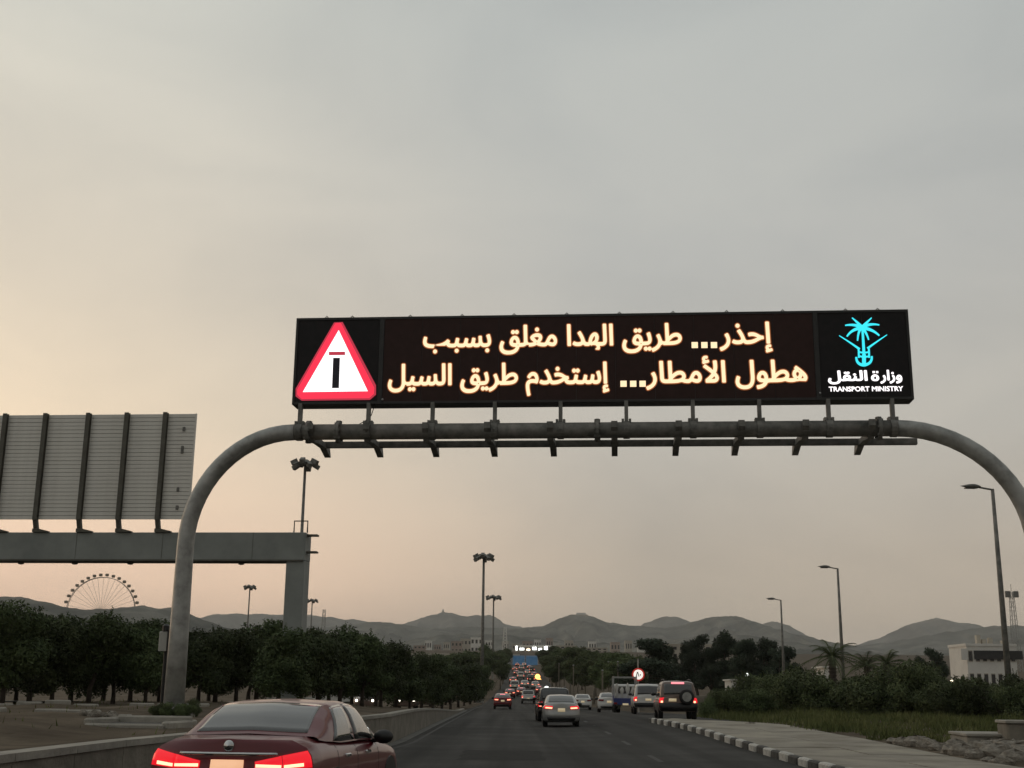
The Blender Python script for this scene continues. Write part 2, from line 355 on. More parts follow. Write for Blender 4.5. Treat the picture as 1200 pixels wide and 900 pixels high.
for i in range(42):
    y = 17.5 + i * 1.0
    o = link('kerb_stone', ms[i % 2], kerb, (KX(y) + .02 + random.uniform(-.015, .015), y, H(KX(y), y) + .02 + random.uniform(-.012, .012)), random.uniform(-.02, .02))
    o.rotation_euler[0] = math.atan(H(7, y + .5) - H(7, y - .5))

# retaining wall along the median
rw = thing('retaining_wall', 'low concrete retaining wall with pale coping along the edge of the dirt median', 'wall', (-4.5, 10, 0))
y = -6.0
while y < 112:
    d = 2.0 if y < 50 else 4.0
    p = MB(); c = MB(); h0, h1 = wallh(y), wallh(y + d - .02)
    a0, a1 = XL(y), XL(y + d - .02)
    def seg(b, w0, w1, z0a, z0b, z1a, z1b):
        ya, yb = y, y + d - .02
        vs = [(a0 - w1, ya, z0a), (a0 - w0, ya, z0a), (a0 - w0, ya, z0b), (a0 - w1, ya, z0b), (a1 - w1, yb, z1a), (a1 - w0, yb, z1a), (a1 - w0, yb, z1b), (a1 - w1, yb, z1b)]
        b.add([(x + 4.5, yy - 10, z) for x, yy, z in vs], [(0, 1, 2, 3), (7, 6, 5, 4), (0, 4, 5, 1), (1, 5, 6, 2), (2, 6, 7, 3), (3, 7, 4, 0)])
    ha, hb = H(a0, y), H(a1, y + d)
    seg(p, .06, .30, ha - .2, ha + h0 - .08, hb - .2, hb + h1 - .08)
    seg(c, .03, .34, ha + h0 - .078, ha + h0 + .01, hb + h1 - .078, hb + h1 + .01)
    p.build('wall_panel', M['concrete'], rw); c.build('coping', M['concrete_pale'], rw)
    y += d
strip('gutter', lambda y: XL(y) - .04, lambda y: XL(y) + .30, -6, 112, .005, M['asphalt2'], 1, 2.5)

# ------------------------------------------------------------------ hills
def noise1(x, seed):
    s = 0; a = 1; f = 1
    for k in range(4):
        s += a * math.sin(x * f * .9 + seed * 3.1 + k * 1.7) * math.cos(x * f * .53 + seed + k); a *= .5; f *= 2.1
    return s
def ridge(name, pts, D, front, back, zb, seed, rough=1.0, step=3.0):
    p0, p1 = pts[0][0], pts[-1][0]
    n = int((p1 - p0) / step); rows = 26; b = MB()
    def top(px): return lerp1(pts, px)
    cols = []
    for i in range(n + 1):
        px = p0 + (p1 - p0) * i / n
        w = P(px, top(px) + (.8 * noise1(px * .16, seed) + .45 * noise1(px * .61, seed + 4)) * rough, D); cols.append((w.x, w.z))
    for r in range(rows + 1):
        t = r / rows * 2 - 1                               # -1 foot in front, 0 crest, 1 foot behind
        for i, (x, z) in enumerate(cols):
            y = D + (t * front if t < 0 else t * back)
            h = (1 - abs(t)) ** 1.15
            zz = zb + (z - zb) * h
            q_ = x / D
            gul = (1 - abs(noise1(q_ * 46 + t * 2.2, seed + 5))) * .20 + (1 - abs(noise1(q_ * 130 - t * 3.5 + 2 * noise1(t * 3, seed), seed + 9))) * .12 - .16
            zz += (z - zb) * gul * min(1, 3.2 * abs(t) * (1 - abs(t))) * 1.25 * rough
            b.v.append((x, y + (z - zb) * .5 * noise1(x * 14 / D * 10, seed + 2) * abs(t), zz))
    m = n + 1
    b.f += [(r * m + i, r * m + i + 1, (r + 1) * m + i + 1, (r + 1) * m + i) for r in range(rows) for i in range(n)]
    return tag(b.build(name, M['hill'], smooth=True), kind='structure')
ridge('mountain_ridge', [(-260, 735), (60, 735), (215, 726), (255, 720), (300, 719), (372, 722), (425, 727), (470, 733), (482, 728), (500, 722), (519, 717), (533, 719), (546, 722), (575, 721), (592, 731), (640, 742), (740, 742), (755, 730), (775, 724), (790, 722), (806, 728), (850, 740), (872, 738), (905, 728), (925, 733), (945, 744), (962, 751), (1000, 757), (1030, 748), (1060, 733), (1098, 724), (1122, 730), (1145, 731), (1160, 738), (1200, 747), (1460, 740)], 7200, 1500, 1500, 30, 1)
ridge('mountain_ridge', [(-260, 742), (300, 742), (400, 733), (440, 729), (470, 731), (500, 736), (560, 735), (610, 736), (640, 733), (655, 725), (668, 721), (690, 721), (712, 729), (745, 734), (778, 736), (802, 732), (826, 724), (850, 722), (872, 724), (902, 735), (930, 742), (960, 751), (1000, 757), (1050, 752), (1100, 742), (1150, 735), (1190, 733), (1240, 738), (1460, 730)], 4400, 1500, 1200, 30, 2)
ridge('hill', [(400, 770), (470, 752), (520, 744), (580, 742), (640, 748), (720, 755), (800, 748), (850, 742), (900, 747), (960, 758), (1040, 768), (1100, 762), (1160, 752), (1230, 744), (1460, 742)], 2600, 1100, 700, 20, 3)
ridge('hill', [(-260, 702), (-60, 700), (20, 699), (50, 705), (80, 712), (105, 714), (135, 713), (165, 710), (190, 713), (203, 711), (225, 721), (262, 735), (310, 745), (370, 758), (430, 775)], 1800, 700, 60, 20, 4, .8, 4)
# small summit buildings
for px, py, D, w, h, lab in ((679, 722, 4400, 60, 12, 'long flat building on the summit of the middle hill'), (519, 717.5, 7200, 14, 22, 'tiny mast house on the peak behind the median mast')):
    p = P(px, py, D - 8); t = thing('hilltop_building', lab, 'building', (p.x, p.y, p.z - 10))
    MB().box((0, 0, 4), (w, 14, 16 + h * .5)).build('wall', M['wall_cream'], t); MB().box((w * .1, 0, 14 + h * .3), (w * .55, 10, h * .6)).build('roof', M['wall_white'], t)

# ------------------------------------------------------------------ evening haze
hz = MB().box((0, 0, 249), (19600, 19600, 502)).mesh('haze', M['galv'])
hm = bpy.data.materials.new('haze'); hm.use_nodes = True; ht = hm.node_tree; ht.nodes.clear()
hv_ = ht.nodes.new('ShaderNodeVolumePrincipled'); hv_.inputs['Color'].default_value = (.90, .905, .90, 1); hv_.inputs['Density'].default_value = 9e-5
ho = ht.nodes.new('ShaderNodeOutputMaterial'); ht.links.new(hv_.outputs[0], ho.inputs['Volume'])
hz.materials.clear(); hz.materials.append(hm); tag(link('haze', hz), kind='stuff')

# ------------------------------------------------------------------ sign gantry with the message board
PSI = R(4.9)
GC = P(705, 420, 29.0)
def gl(px, py): return on(px, py, GC, PSI)
gz0 = 0.0
gan = thing('sign_gantry', 'curved grey steel pipe arch spanning the road and carrying the message board', 'gantry', (GC.x, GC.y, 0), -PSI)
def gtube(pts, r, name, m, n=14, y=0.): return MB().tube([(a, y, z) for a, z in pts], r, n).build(name, m, gan, smooth=True)
aL, zL = gl(348, 505); aR, zR = gl(1046, 503.5); ZB = (zL + zR) / 2
legL, _ = gl(217.5, 637); legLb, zLb = gl(203.5, 829); legR = gl(1213, 640)[0]
rl = (aL - legL) * .98; rr = (legR - aR) * .98
ground_l = G(GC.x + math.cos(PSI) * legLb, GC.y - math.sin(PSI) * legLb)
ground_r = G(GC.x + math.cos(PSI) * legR, GC.y - math.sin(PSI) * legR)
hv = 2.75
ptsL = [(legLb, ground_l - .1), (legLb * .5 + legL * .5, ground_l * .5 + (ZB - hv) * .5)] + [(legL + rl * (1 - math.cos(t * math.pi / 2 / 14)), ZB - hv + hv * math.sin(t * math.pi / 2 / 14)) for t in range(15)]
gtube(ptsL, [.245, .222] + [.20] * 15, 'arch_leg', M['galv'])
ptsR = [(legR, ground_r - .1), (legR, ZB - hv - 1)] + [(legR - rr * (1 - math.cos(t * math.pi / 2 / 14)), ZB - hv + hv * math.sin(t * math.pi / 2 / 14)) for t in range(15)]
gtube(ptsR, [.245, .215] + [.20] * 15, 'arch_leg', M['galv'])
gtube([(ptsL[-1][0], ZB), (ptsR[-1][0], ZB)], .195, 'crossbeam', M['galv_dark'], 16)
for a in (gl(362, 505)[0], gl(397, 505)[0], gl(700, 505)[0], gl(1030, 503)[0]):
    c = MB().lathe([(.195, -.04), (.285, -.04), (.285, .04), (.195, .04)], 16, 'x', (a, 0, ZB))
    for j in range(8):
        q = 2 * math.pi * j / 8; c.box((a, .245 * math.cos(q), ZB + .245 * math.sin(q)), (.14, .05, .05))
    c.build('flange', M['galv_dark'], gan)
for sx, leg, gr in ((1, legLb, ground_l), (1, legR, ground_r)):
    MB().lathe([(.5, -.1), (.5, .12), (.42, .14), (.42, .15)], 20, 'z', (leg, 0, gr)).build('footing', M['concrete_pale'], gan)
    b = MB().lathe([(.25, .151), (.37, .151), (.37, .19), (.25, .19)], 20, 'z', (leg, 0, gr))
    for j in range(8):
        q = 2 * math.pi * j / 8; b.box((leg + .32 * math.cos(q), .32 * math.sin(q), gr + .22), (.05, .05, .10))
    b.build('base_plate', M['galv'], gan)
SUP = [352, 432, 507, 580, 657, 734, 812, 890, 971, 1046]
zs0 = gl(705, 471)[1]
for px in SUP:
    a = gl(px, 490)[0]
    MB().box((a, -.02, (ZB + .2 + zs0) / 2), (.09, .14, zs0 - ZB - .18)).build('board_strut', M['galv_dark'], gan)
    cl = MB().lathe([(.197, -.075), (.214, -.075), (.214, .075), (.197, .075)], 14, 'x', (a, 0, ZB))
    for s in (-1, 1):
        cl.box((a + s * .085, 0, ZB + .215), (.06, .2, .09)); cl.box((a + s * .05, -.215, ZB), (.03, .03, .10))
    cl.build('clamp', M['galv_dark'], gan)
for px in (366, 431, 500, 572, 645, 720, 795, 868, 943, 1020):      # arms of the walkway behind the beam
    a = gl(px, 505)[0]
    ar = MB()
    ar.prism([(-.27, ZB + .17), (-.27, ZB + .02), (.0, ZB - .25), (.5, ZB - .19), (1.15, ZB - .17), (1.72, ZB - .31), (1.76, ZB - .29), (1.60, ZB - .05), (.3, ZB - .05)], a - .075, a + .075, lambda y, z, d: (d, y, z))
    ar.build('bracket_arm', M['galv_dark'], gan)
w0, w1 = gl(362, 519)[0], gl(1090, 518)[0]
MB().bevbox(((w0 + w1) / 2, 1.25, ZB - .07), (w1 - w0, .17, .15), .02).build('cable_tray', M['galv_dark'], gan)
MB().tube([(gl(439, 478)[0], .05, zs0 + .02), (gl(435, 487)[0], .02, ZB + .42), (gl(428, 493)[0], .0, ZB + .27), (gl(421, 497)[0], 0, ZB + .19)], .012, 6).build('cable', M['black_plastic'], gan)

# message board
bl0, br0 = gl(345.5, 424)[0], gl(1067, 416)[0]; zt0 = gl(705, 368.5)[1]; zb0 = gl(705, 471.5)[1]
vms = thing('message_board', 'black LED message board with amber Arabic warning text and a red warning triangle', 'message board', (GC.x, GC.y, zb0), -PSI)
Wd = br0 - bl0; Hh = zt0 - zb0; ac = (bl0 + br0) / 2
def loc(px, py): a, z = gl(px, py); return a, z - zb0
cb = MB().box((ac, .22, Hh / 2), (Wd, .5, Hh)); cb.build('cabinet', M['black_box'], vms)
YF = -.043
dv = [loc(447, 420)[0], loc(957, 418)[0]]
edges = [bl0, dv[0], dv[1], br0]
for i, sc in enumerate(('screen_black', 'screen_amber', 'screen_black')):
    a0, a1 = edges[i] + .06, edges[i + 1] - .06
    nm = max(1, round((a1 - a0) / .95)); mw_ = (a1 - a0) / nm
    for k in range(nm): MB().box((a0 + mw_ * (k + .5), -.030 + random.uniform(-.0015, .0015), Hh / 2), (mw_ - .012, .02, Hh - .12)).build('screen_module', M[sc], vms)
for a in edges: MB().box((min(max(a, bl0 + .03), br0 - .03), -.035, Hh / 2), (.06 if a in (bl0, br0) else .11, .05, Hh)).build('frame_post', M['black_box'], vms)
for z in (.03, Hh - .03): MB().box((ac, -.037, z), (Wd - .001, .05, .06)).build('frame_rail', M['black_box'], vms)
for px in (382, 412, 480, 541, 602, 664, 726, 789, 852, 918, 992, 1030):
    a = loc(px, 370)[0]; MB().tube([(a - .035, .1, Hh - .01), (a - .035, .1, Hh + .05), (a, .1, Hh + .085), (a + .035, .1, Hh + .05), (a + .035, .1, Hh - .01)], .014, 6).build('lifting_eye', M['galv_dark'], vms)
for px, py in ((449, 469), (960.5, 461.5)):
    a, z = loc(px, py); MB().lathe([(.025, 0), (.025, -.03), (.012, -.035)], 8, 'y', (a, -.06, z)).build('bolt', M['rim'], vms)

FORMS = {'ا': (0xFE8D, 2), 'أ': (0xFE83, 2), 'إ': (0xFE87, 2), 'ب': (0xFE8F, 4), 'ة': (0x0629, 2), 'ت': (0xFE95, 4), 'ح': (0xFEA1, 4), 'خ': (0xFEA5, 4), 'د': (0xFEA9, 2), 'ذ': (0xFEAB, 2), 'ر': (0xFEAD, 2), 'ز': (0xFEAF, 2), 'س': (0xFEB1, 4), 'ط': (0xFEC1, 4), 'غ': (0xFECD, 4), 'ق': (0xFED5, 4), 'ل': (0xFEDD, 4), 'م': (0xFEE1, 4), 'ن': (0xFEE5, 4), 'ه': (0xFEE9, 4), 'و': (0xFEED, 2), 'ي': (0xFEF1, 4), 'ﻻ': (0xFEF7, 2)}
def shape(s):                                 # joined forms in drawing order
    s = s.replace('لأ', 'ﻻ'); out = ''
    for i, c in enumerate(s):
        if c not in FORMS: out += c; continue
        b, k = FORMS[c]; pv = i > 0 and s[i - 1] in FORMS and FORMS[s[i - 1]][1] == 4; nx_ = i + 1 < len(s) and s[i + 1] in FORMS and k == 4
        out += chr(b + (3 if pv and nx_ else 2 if nx_ else 1 if pv else 0))
    return out[::-1]
def text_mesh(body, bold=.02, res=3, dirs=10):
    c = bpy.data.curves.new('lettering', 'FONT'); c.body = body; c.size = 1; c.resolution_u = res
    o = bpy.data.objects.new('lettering', c); COL.objects.link(o); bpy.context.view_layer.update()
    me = bpy.data.meshes.new_from_object(o.evaluated_get(bpy.context.evaluated_depsgraph_get()))
    vs = [v.co.copy() for v in me.vertices]; fs = [tuple(p.vertices) for p in me.polygons]
    bpy.data.objects.remove(o); bpy.data.curves.remove(c); bpy.data.meshes.remove(me)
    out = MB()
    for k in range(dirs + 1):                 # a heavier stroke: the outline repeated round a small circle
        q = 2 * math.pi * k / dirs; dx, dy = (0, 0) if k == dirs else (bold * math.cos(q), bold * math.sin(q))
        out.add([(v.x + dx, v.y + dy, k * .0004) for v in vs], fs)
    return out
def put_text(body, px0, px1, base_l, base_r, hgt, m, parent, bold=.03, y=YF, halo=None):
    t = text_mesh(body, bold); x0 = min(v[0] for v in t.v); x1 = max(v[0] for v in t.v)
    (A0, Z0), (A1, Z1) = loc(px0, base_l), loc(px1, base_r)
    k = (A1 - A0) / (x1 - x0)
    t.v = [(A0 + (v[0] - x0) * k, y - v[2], Z0 + (Z1 - Z0) * (v[0] - x0) / (x1 - x0) + v[1] * hgt) for v in t.v]
    if halo:                                  # glow round the strokes, painted as a wider dim emissive underlay
        e = text_mesh(body, bold + .035); e.v = [(A0 + (v[0] - x0) * k, y + .006 - v[2], Z0 + (Z1 - Z0) * (v[0] - x0) / (x1 - x0) + v[1] * hgt) for v in e.v]; e.build('lettering_glow', M[halo], parent)
    return t.build('lettering', M[m], parent)
# line heights: an alef is about .72 em in the bundled Arabic face
pz = Hh / 103.0
H1 = 34 * pz
put_text(shape('إحذر'), 843, 905, 403.4, 402.6, H1, 'led_amber', vms, .023, YF - .008, 'amber_glow')
put_text(shape('طريق الهدا مغلق بسبب'), 496, 799, 407.3, 403.9, H1, 'led_amber', vms, .023, YF - .008, 'amber_glow')
put_text(shape('هطول الأمطار'), 757, 946, 449, 447.2, H1, 'led_amber', vms, .023, YF - .008, 'amber_glow')
put_text(shape('إستخدم طريق السيل'), 455, 714, 452, 449.5, H1, 'led_amber', vms, .023, YF - .008, 'amber_glow')
for px in (814, 825.3, 836.5): a, z = loc(px, 405.0); MB().bevbox((a, YF - .008, z), (.15, .006, .15), .002).build('lettering', M['led_amber'], vms)
for px in (730.7, 742, 753): a, z = loc(px, 450.3); MB().bevbox((a, YF - .008, z), (.15, .006, .15), .002).build('lettering', M['led_amber'], vms)
put_text(shape('النقل'), 970, 1016.5, 446.8, 446.2, 15.5 * pz, 'led_white', vms, .038)
put_text(shape('وزار'), 1031, 1057, 446.0, 445.6, 15.5 * pz, 'led_white', vms, .038)
tm = text_mesh('\u0665', .05); x0 = min(v[0] for v in tm.v); x1 = max(v[0] for v in tm.v); y0 = min(v[1] for v in tm.v); y1 = max(v[1] for v in tm.v)   # round closed letter with two dots
(A0, Z0), (A1, Z1) = loc(1020.6, 447.2), loc(1029.6, 439.2)
tm.v = [(A0 + (v[0] - x0) / (x1 - x0) * (A1 - A0), YF - v[2], Z0 + (v[1] - y0) / (y1 - y0) * (Z1 - Z0)) for v in tm.v]; tm.build('lettering', M['led_white'], vms)
for px in (1023.4, 1027.4): a, z = loc(px, 436.6); MB().bevbox((a, YF - .002, z), (.055, .006, .05), .002).build('lettering', M['led_white'], vms)
put_text('TRANSPORT MINISTRY', 971, 1058, 459.2, 458.6, 7.6 * pz, 'led_white', vms, .03)
def flat(poly, m, name, y=YF, d=.004):
    return MB().prism([loc(*p) for p in poly], y, y - d, lambda a, b, dd: (a, dd, b)).build(name, M[m], vms, fix=True)
flat([(392, 378.5), (402, 378), (441, 452), (441, 463), (434, 469), (354, 470), (347, 465), (347, 456)], 'dark_red_and_glow', 'triangle_halo', YF)  # glow round the triangle, painted as a dim red plate
flat([(393.5, 379.5), (400, 379.3), (439, 455), (438.5, 462), (433, 467), (354, 468), (349, 463), (349, 457)], 'led_red', 'triangle_border', YF - .004)
flat([(397.5, 387.5), (355.5, 460), (431.5, 459)], 'led_white', 'triangle_face', YF - .008)
flat([(386, 413), (405, 412.8), (405, 416.8), (386, 417)], 'dark_red_and_glow', 'closed_bar', YF - .012)
flat([(391, 420), (399, 420), (397.8, 455.5), (389.6, 455.5)], 'led_off', 'road_bar', YF - .012)
# palm and crossed swords
pc = (1009.5, 384.5)
em = MB()
def bl(p0, p1, p2, w0, w1, n=8):              # tapered curved blade through three points
    L0, R0 = [], []
    for i in range(n + 1):
        t = i / n; x = (1 - t) ** 2 * p0[0] + 2 * t * (1 - t) * p1[0] + t * t * p2[0]; y = (1 - t) ** 2 * p0[1] + 2 * t * (1 - t) * p1[1] + t * t * p2[1]
        dx = 2 * (1 - t) * (p1[0] - p0[0]) + 2 * t * (p2[0] - p1[0]); dy = 2 * (1 - t) * (p1[1] - p0[1]) + 2 * t * (p2[1] - p1[1]); l = math.hypot(dx, dy) or 1
        w = w0 + (w1 - w0) * abs(2 * t - .7) if False else w0 * (1 - t) + w1 * t
        L0.append((x - dy / l * w / 2, y + dx / l * w / 2)); R0.append((x + dy / l * w / 2, y - dx / l * w / 2))
    return L0 + R0[::-1]
blades = [((1009.5, 384), (1004, 378), (998, 373), 4, 1.2), ((1010, 384), (1016, 378), (1021, 373), 4, 1.2), ((1009, 384), (1000, 380), (990, 382), 4.2, 1.5), ((1010, 384), (1020, 379), (1030, 381.5), 4.2, 1.5), ((1009, 385), (998, 386), (992, 395), 4.4, 1.8), ((1010, 385), (1022, 386), (1030, 394), 4.4, 1.8), ((1009, 385), (1005, 389), (1004.5, 400), 3.6, 1.6), ((1010, 385), (1015, 390), (1017.5, 399), 3.6, 1.6),
          ((1010, 384), (1011, 396), (1012, 416), 2.4, 3.4), ((983, 394), (996, 402), (1007, 410), .9, 2.6), ((1039, 393), (1027, 401), (1016, 409), .9, 2.6),
          ((1005.5, 408), (1006, 412), (1006, 420), 2.2, 2.2), ((1017.5, 408), (1018, 412), (1018, 420), 2.2, 2.2), ((1003, 419), (1003, 428), (1012, 428.5), 2.4, 3.6), ((1021, 418), (1022, 427), (1012, 428.5), 2.4, 3.6), ((1006, 413), (1012, 415), (1018, 413), 2, 2), ((1007, 418), (1012, 420), (1018, 418), 2, 2), ((1012, 416), (1012, 421), (1012, 428), 4.5, 4.5)]
for k, b_ in enumerate(blades):
    em.prism([loc(*p) for p in bl(*b_)], YF - .0006 * k, YF - .005 - .0006 * k, lambda a, b, dd: (a, dd, b))
em.build('emblem_logo', M['led_cyan'], vms, fix=True)

# white panel on a dark post and low plants by the arch foot
p = P(192, 750, 30.5); gzz = G(p.x, p.y)
t = thing('roadside_cabinet', 'white cabinet panel on a dark post beside the foot of the pipe arch', 'cabinet', (p.x, p.y, gzz))
zc0, zc1 = P(192, 763, 30.5).z - gzz, P(192, 740, 30.5).z - gzz
MB().tube([(.05, .08, -.1), (.05, .08, zc1 + .12)], .05, 8).build('post', M['black_plastic'], t)
MB().bevbox((0, 0, (zc0 + zc1) / 2), (.21, .14, zc1 - zc0), .02).build('panel', M['post_white'], t)
MB().bevbox((.03, .02, zc1 + .09), (.16, .2, .17), .04).build('lamp_head', M['black_plastic'], t)
MB().box((.125, .0, (zc0 + zc1) / 2), (.05, .17, zc1 - zc0 + .06)).build('side_channel', M['black_plastic'], t)

# ------------------------------------------------------------------ grey gantry seen from behind, with the sign's plank back
BD = 48.0; BC = P(200, 641, BD)
def bo(px, py): return on(px, py, BC, PSI)
gg = thing('portal_gantry', 'square grey box section portal gantry over the opposite carriageway', 'gantry', (BC.x, BC.y, 0), -PSI)
zt_, zb_ = bo(200, 625.5)[1], bo(200, 657)[1]
a1 = bo(361, 640)[0]; a0 = bo(-260, 640)[0]; ap = bo(339, 657)[0]
fx = BC.x + math.cos(PSI) * a1; gpz = G(fx, BC.y)
MB().bevbox(((a0 + a1) / 2, 0, (zt_ + zb_) / 2), (a1 - a0, .9, zt_ - zb_), .02).build('crossbeam', M['grey_paint'], gg)
MB().bevbox(((ap + a1) / 2 - .004, 0, (gpz - .3 + zb_) / 2 - .002), (a1 - ap, .86, zb_ - gpz + .3), .02).build('pillar', M['grey_paint'], gg)
MB().bevbox(((ap + a1) / 2, 0, gpz + .05), (1.5, 1.6, .5), .05).build('footing', M['concrete_pale'], gg)
MB().bevbox((a0 + .35, 0, (zb_ - .3) / 2), (.72, .86, zb_ + .3), .02).build('pillar', M['grey_paint'], gg)
fl = MB().box(((a0 + a1) / 2, 0, zb_ - .03), (a1 - a0 - .1, 1.02, .055)); fl.build('bottom_flange', M['rib'], gg)
for px in (25, 88, 153, 283): MB().lathe([(.12, 0), (.12, -.08), (.05, -.1)], 8, 'z', (bo(px, 657)[0], 0, zb_ - .058)).build('bolt', M['rib'], gg)
for px in (95, 195, 300): MB().box((bo(px, 640)[0], -.452, (zt_ + zb_) / 2), (.012, .012, zt_ - zb_ - .02)).build('joint', M['rib'], gg)
# access bracket at the pillar head
ld = MB()
la = a1 + .04
ld.tube([(a1 - .5, -.3, zt_), (a1 - .5, -.3, zt_ + .45), (a1 + .02, -.3, zt_ + .45), (a1 + .02, -.3, zt_)], .03, 6)
ld.build('hoop_rail', M['rib'], gg)
for z in (zt_ - .08, zt_ - .72): MB().bevbox((a1 + .2, -.1, z), (.42, .3, .07), .02).build('step', M['rib'], gg)
# sign
bs = thing('road_sign_back', 'back of a large road sign of horizontal metal planks on five dark ribs', 'road sign', (BC.x, BC.y, zt_), -PSI)
sz0, sz1 = bo(110, 611)[1] - zt_, bo(110, 489)[1] - zt_
sr = bo(230, 550)[0]; sl_ = bo(-120, 550)[0]; npl = 27; ph = (sz1 - sz0) / npl
pm = MB().bevbox((0, 0, 0), (sr - sl_, .035, ph - .016), .010).mesh('plank', M['alu'])
for i in range(npl): link('plank', pm, bs, ((sl_ + sr) / 2, -.50 + random.uniform(-.003, .003), sz0 + ph * (i + .5)))
MB().box(((sl_ + sr) / 2, -.475, (sz0 + sz1) / 2), (sr - sl_ - .02, .012, sz1 - sz0 - .02)).build('face_sheet', M['galv'], bs)
MB().box((sr + .02, -.50, (sz0 + sz1) / 2), (.04, .08, sz1 - sz0)).build('edge_trim', M['alu'], bs)
for px in (-90, -43, 9, 56, 106, 151, 196):
    a = bo(px, 550)[0]; r_ = MB()
    r_.box((a - .07, -.60, (sz0 + sz1) / 2), (.035, .16, sz1 - sz0 + .06)); r_.box((a, -.69, (sz0 + sz1) / 2), (.17, .03, sz1 - sz0 + .06)); r_.box((a, -.535, (sz0 + sz1) / 2), (.17, .03, sz1 - sz0 + .06))
    r_.build('rib', M['rib'], bs)
    f_ = MB().bar((a, -.62, sz0 + .05), (a, -.42, .06), .16, .16); f_.prism([(-.12, .0), (-.12, .14), (.10, .14), (.52, .04), (.52, .0)], -.54, -.36, lambda u, z, d: (a + u, d, z)); f_.build('foot', M['rib'], bs)
for px, py in ((221, 506), (219, 530), (214, 576), (213, 597)):
    a, z = bo(px, py); MB().bevbox((a, -.54, z - zt_), (.10, .05, .16 if py != 530 else .3), .01).build('hinge', M['galv_dark'], bs)

# ------------------------------------------------------------------ masts and street lamps
def mast(px, py, D, label, r=.24, lean=0, name='high_mast_light', headr=None):
    p = P(px, py, D); x, y = p.x, D; g0 = G(x, y); h = p.z - g0
    t = thing(name, label, 'mast light', (x, y, g0))
    MB().tube([(0, 0, -.5), (0, 0, h * .5), (0, 0, h)], [r, r * .8, r * .6], 8).build('pole', M['galv_dark'], t, True)
    hr = headr or 1.35
    MB().lathe([(.25, h - .5), (hr * .75, h - .45), (hr * .75, h - .2), (.3, h + .25)], 12).build('lamp_ring', M['galv_dark'], t)
    for k in range(10):
        q = 2 * math.pi * k / 10 + .2; b = MB().box((hr * math.cos(q), hr * math.sin(q), h - .35 + (.28 if k % 2 else -.2)), (.85, .55, .5), rz=q, ry=.5)
        b.build('floodlight', M['galv_dark'], t)
    MB().bevbox((0, 0, .7), (.7, .7, 2.2), .03).build('base', M['concrete_pale'], t)
    return t
mast(358, 541, 150, 'tall mast light rising behind the grey portal pillar', .27)
mast(567, 651, 200, 'tall mast light in the median at the middle of the view', .3, headr=1.3)
mast(578.5, 699, 330, 'slender mast light just beyond the tall median mast', .3, headr=1.7)
mast(293, 687, 330, 'mast light over the trees between pipe arch and portal pillar', .27, headr=1.3)
mast(366, 703, 400, 'short looking mast light beside the portal pillar over the trees', .27, headr=1.5)
def lattice(px, py, D, label, w=1.3, m='galv', dish=True):
    p = P(px, py, D); g0 = G(p.x, D); h = p.z - g0; t = thing('lattice_tower', label, 'tower', (p.x, D, g0))
    lg = MB()
    for sx, sy in ((-1, -1), (1, -1), (1, 1), (-1, 1)): lg.tube([(sx * w * 1.2, sy * w * 1.2, -1), (sx * w * .5, sy * w * .5, h)], .12 * w, 5)
    lg.build('tower_frame', M[m], t)
    br = MB(); n = 9
    for i in range(n):
        z0, z1 = h * i / n, h * (i + 1) / n; q0, q1 = w * (1.2 - .7 * i / n), w * (1.2 - .7 * (i + 1) / n)
        for s in (-1, 1):
            br.tube([(-q0 * s, -q0, z0), (q1 * s, -q1, z1)], .06 * w, 4); br.tube([(-q0 * s, q0, z0), (q1 * s, q1, z1)], .06 * w, 4)
    br.build('lattice', M[m], t)
    if dish:
        for sx in (-1, 1): MB().bevbox((sx * w * 1.3, -.3, h - 1.2), (1.6 * w, 1.2, 2.6), .2).build('antenna', M['galv_dark'], t)
        MB().tube([(0, 0, h), (0, 0, h + 3)], .1, 5).build('antenna_rod', M['galv_dark'], t)
    return t
lattice(1185, 693, 520, 'telecom lattice tower standing beyond the white building', 1.3)
lattice(592, 735, 900, 'pale lattice tower near the lit building up the road', 1.6, 'alu', False)
lattice(380, 714, 900, 'faint lattice tower above the trees beside the portal pillar', 1.5, 'galv', False)
def lamp(px, py, D, label):
    p = P(px, py, D); g0 = G(p.x, D); h = p.z - g0
    t = thing('street_lamp', label, 'street lamp', (p.x, D, g0), 0, 'street lamps along the service road')
    MB().tube([(0, 0, -.4), (0, 0, h * .6), (0, 0, h)], [.17, .125, .085], 10).build('pole', M['galv_dark'], t, True)
    MB().tube([(.04, 0, h - .05), (-.75, 0, h + .09)], .05, 8).build('arm', M['galv_dark'], t, True)
    q = MB(); q.grid(lambda u, v: (-.6 - 1.05 * u, .20 * math.sin(v * 2 * math.pi) * (math.sin(math.pi * min(.97, max(.03, u)) ** .7)) , h + .11 + .03 * u + .13 * math.cos(v * 2 * math.pi) * (math.sin(math.pi * min(.97, max(.03, u)) ** .7))), 8, 12)
    q.build('lamp_head', M['galv_dark'], t, True)
    MB().box((-1.15, 0, h + .03), (.55, .24, .05)).build('lens', M['window'], t)
    MB().bevbox((0, 0, .3), (.45, .45, .7), .03).build('base', M['concrete_pale'], t)
lamp(1163, 573, 63, 'tallest looking street lamp, over the white building and bushes')
lamp(981.5, 666, 103, 'middle one of the three single arm street lamps')
lamp(915, 703, 138, 'shortest looking street lamp, in front of the conifers')

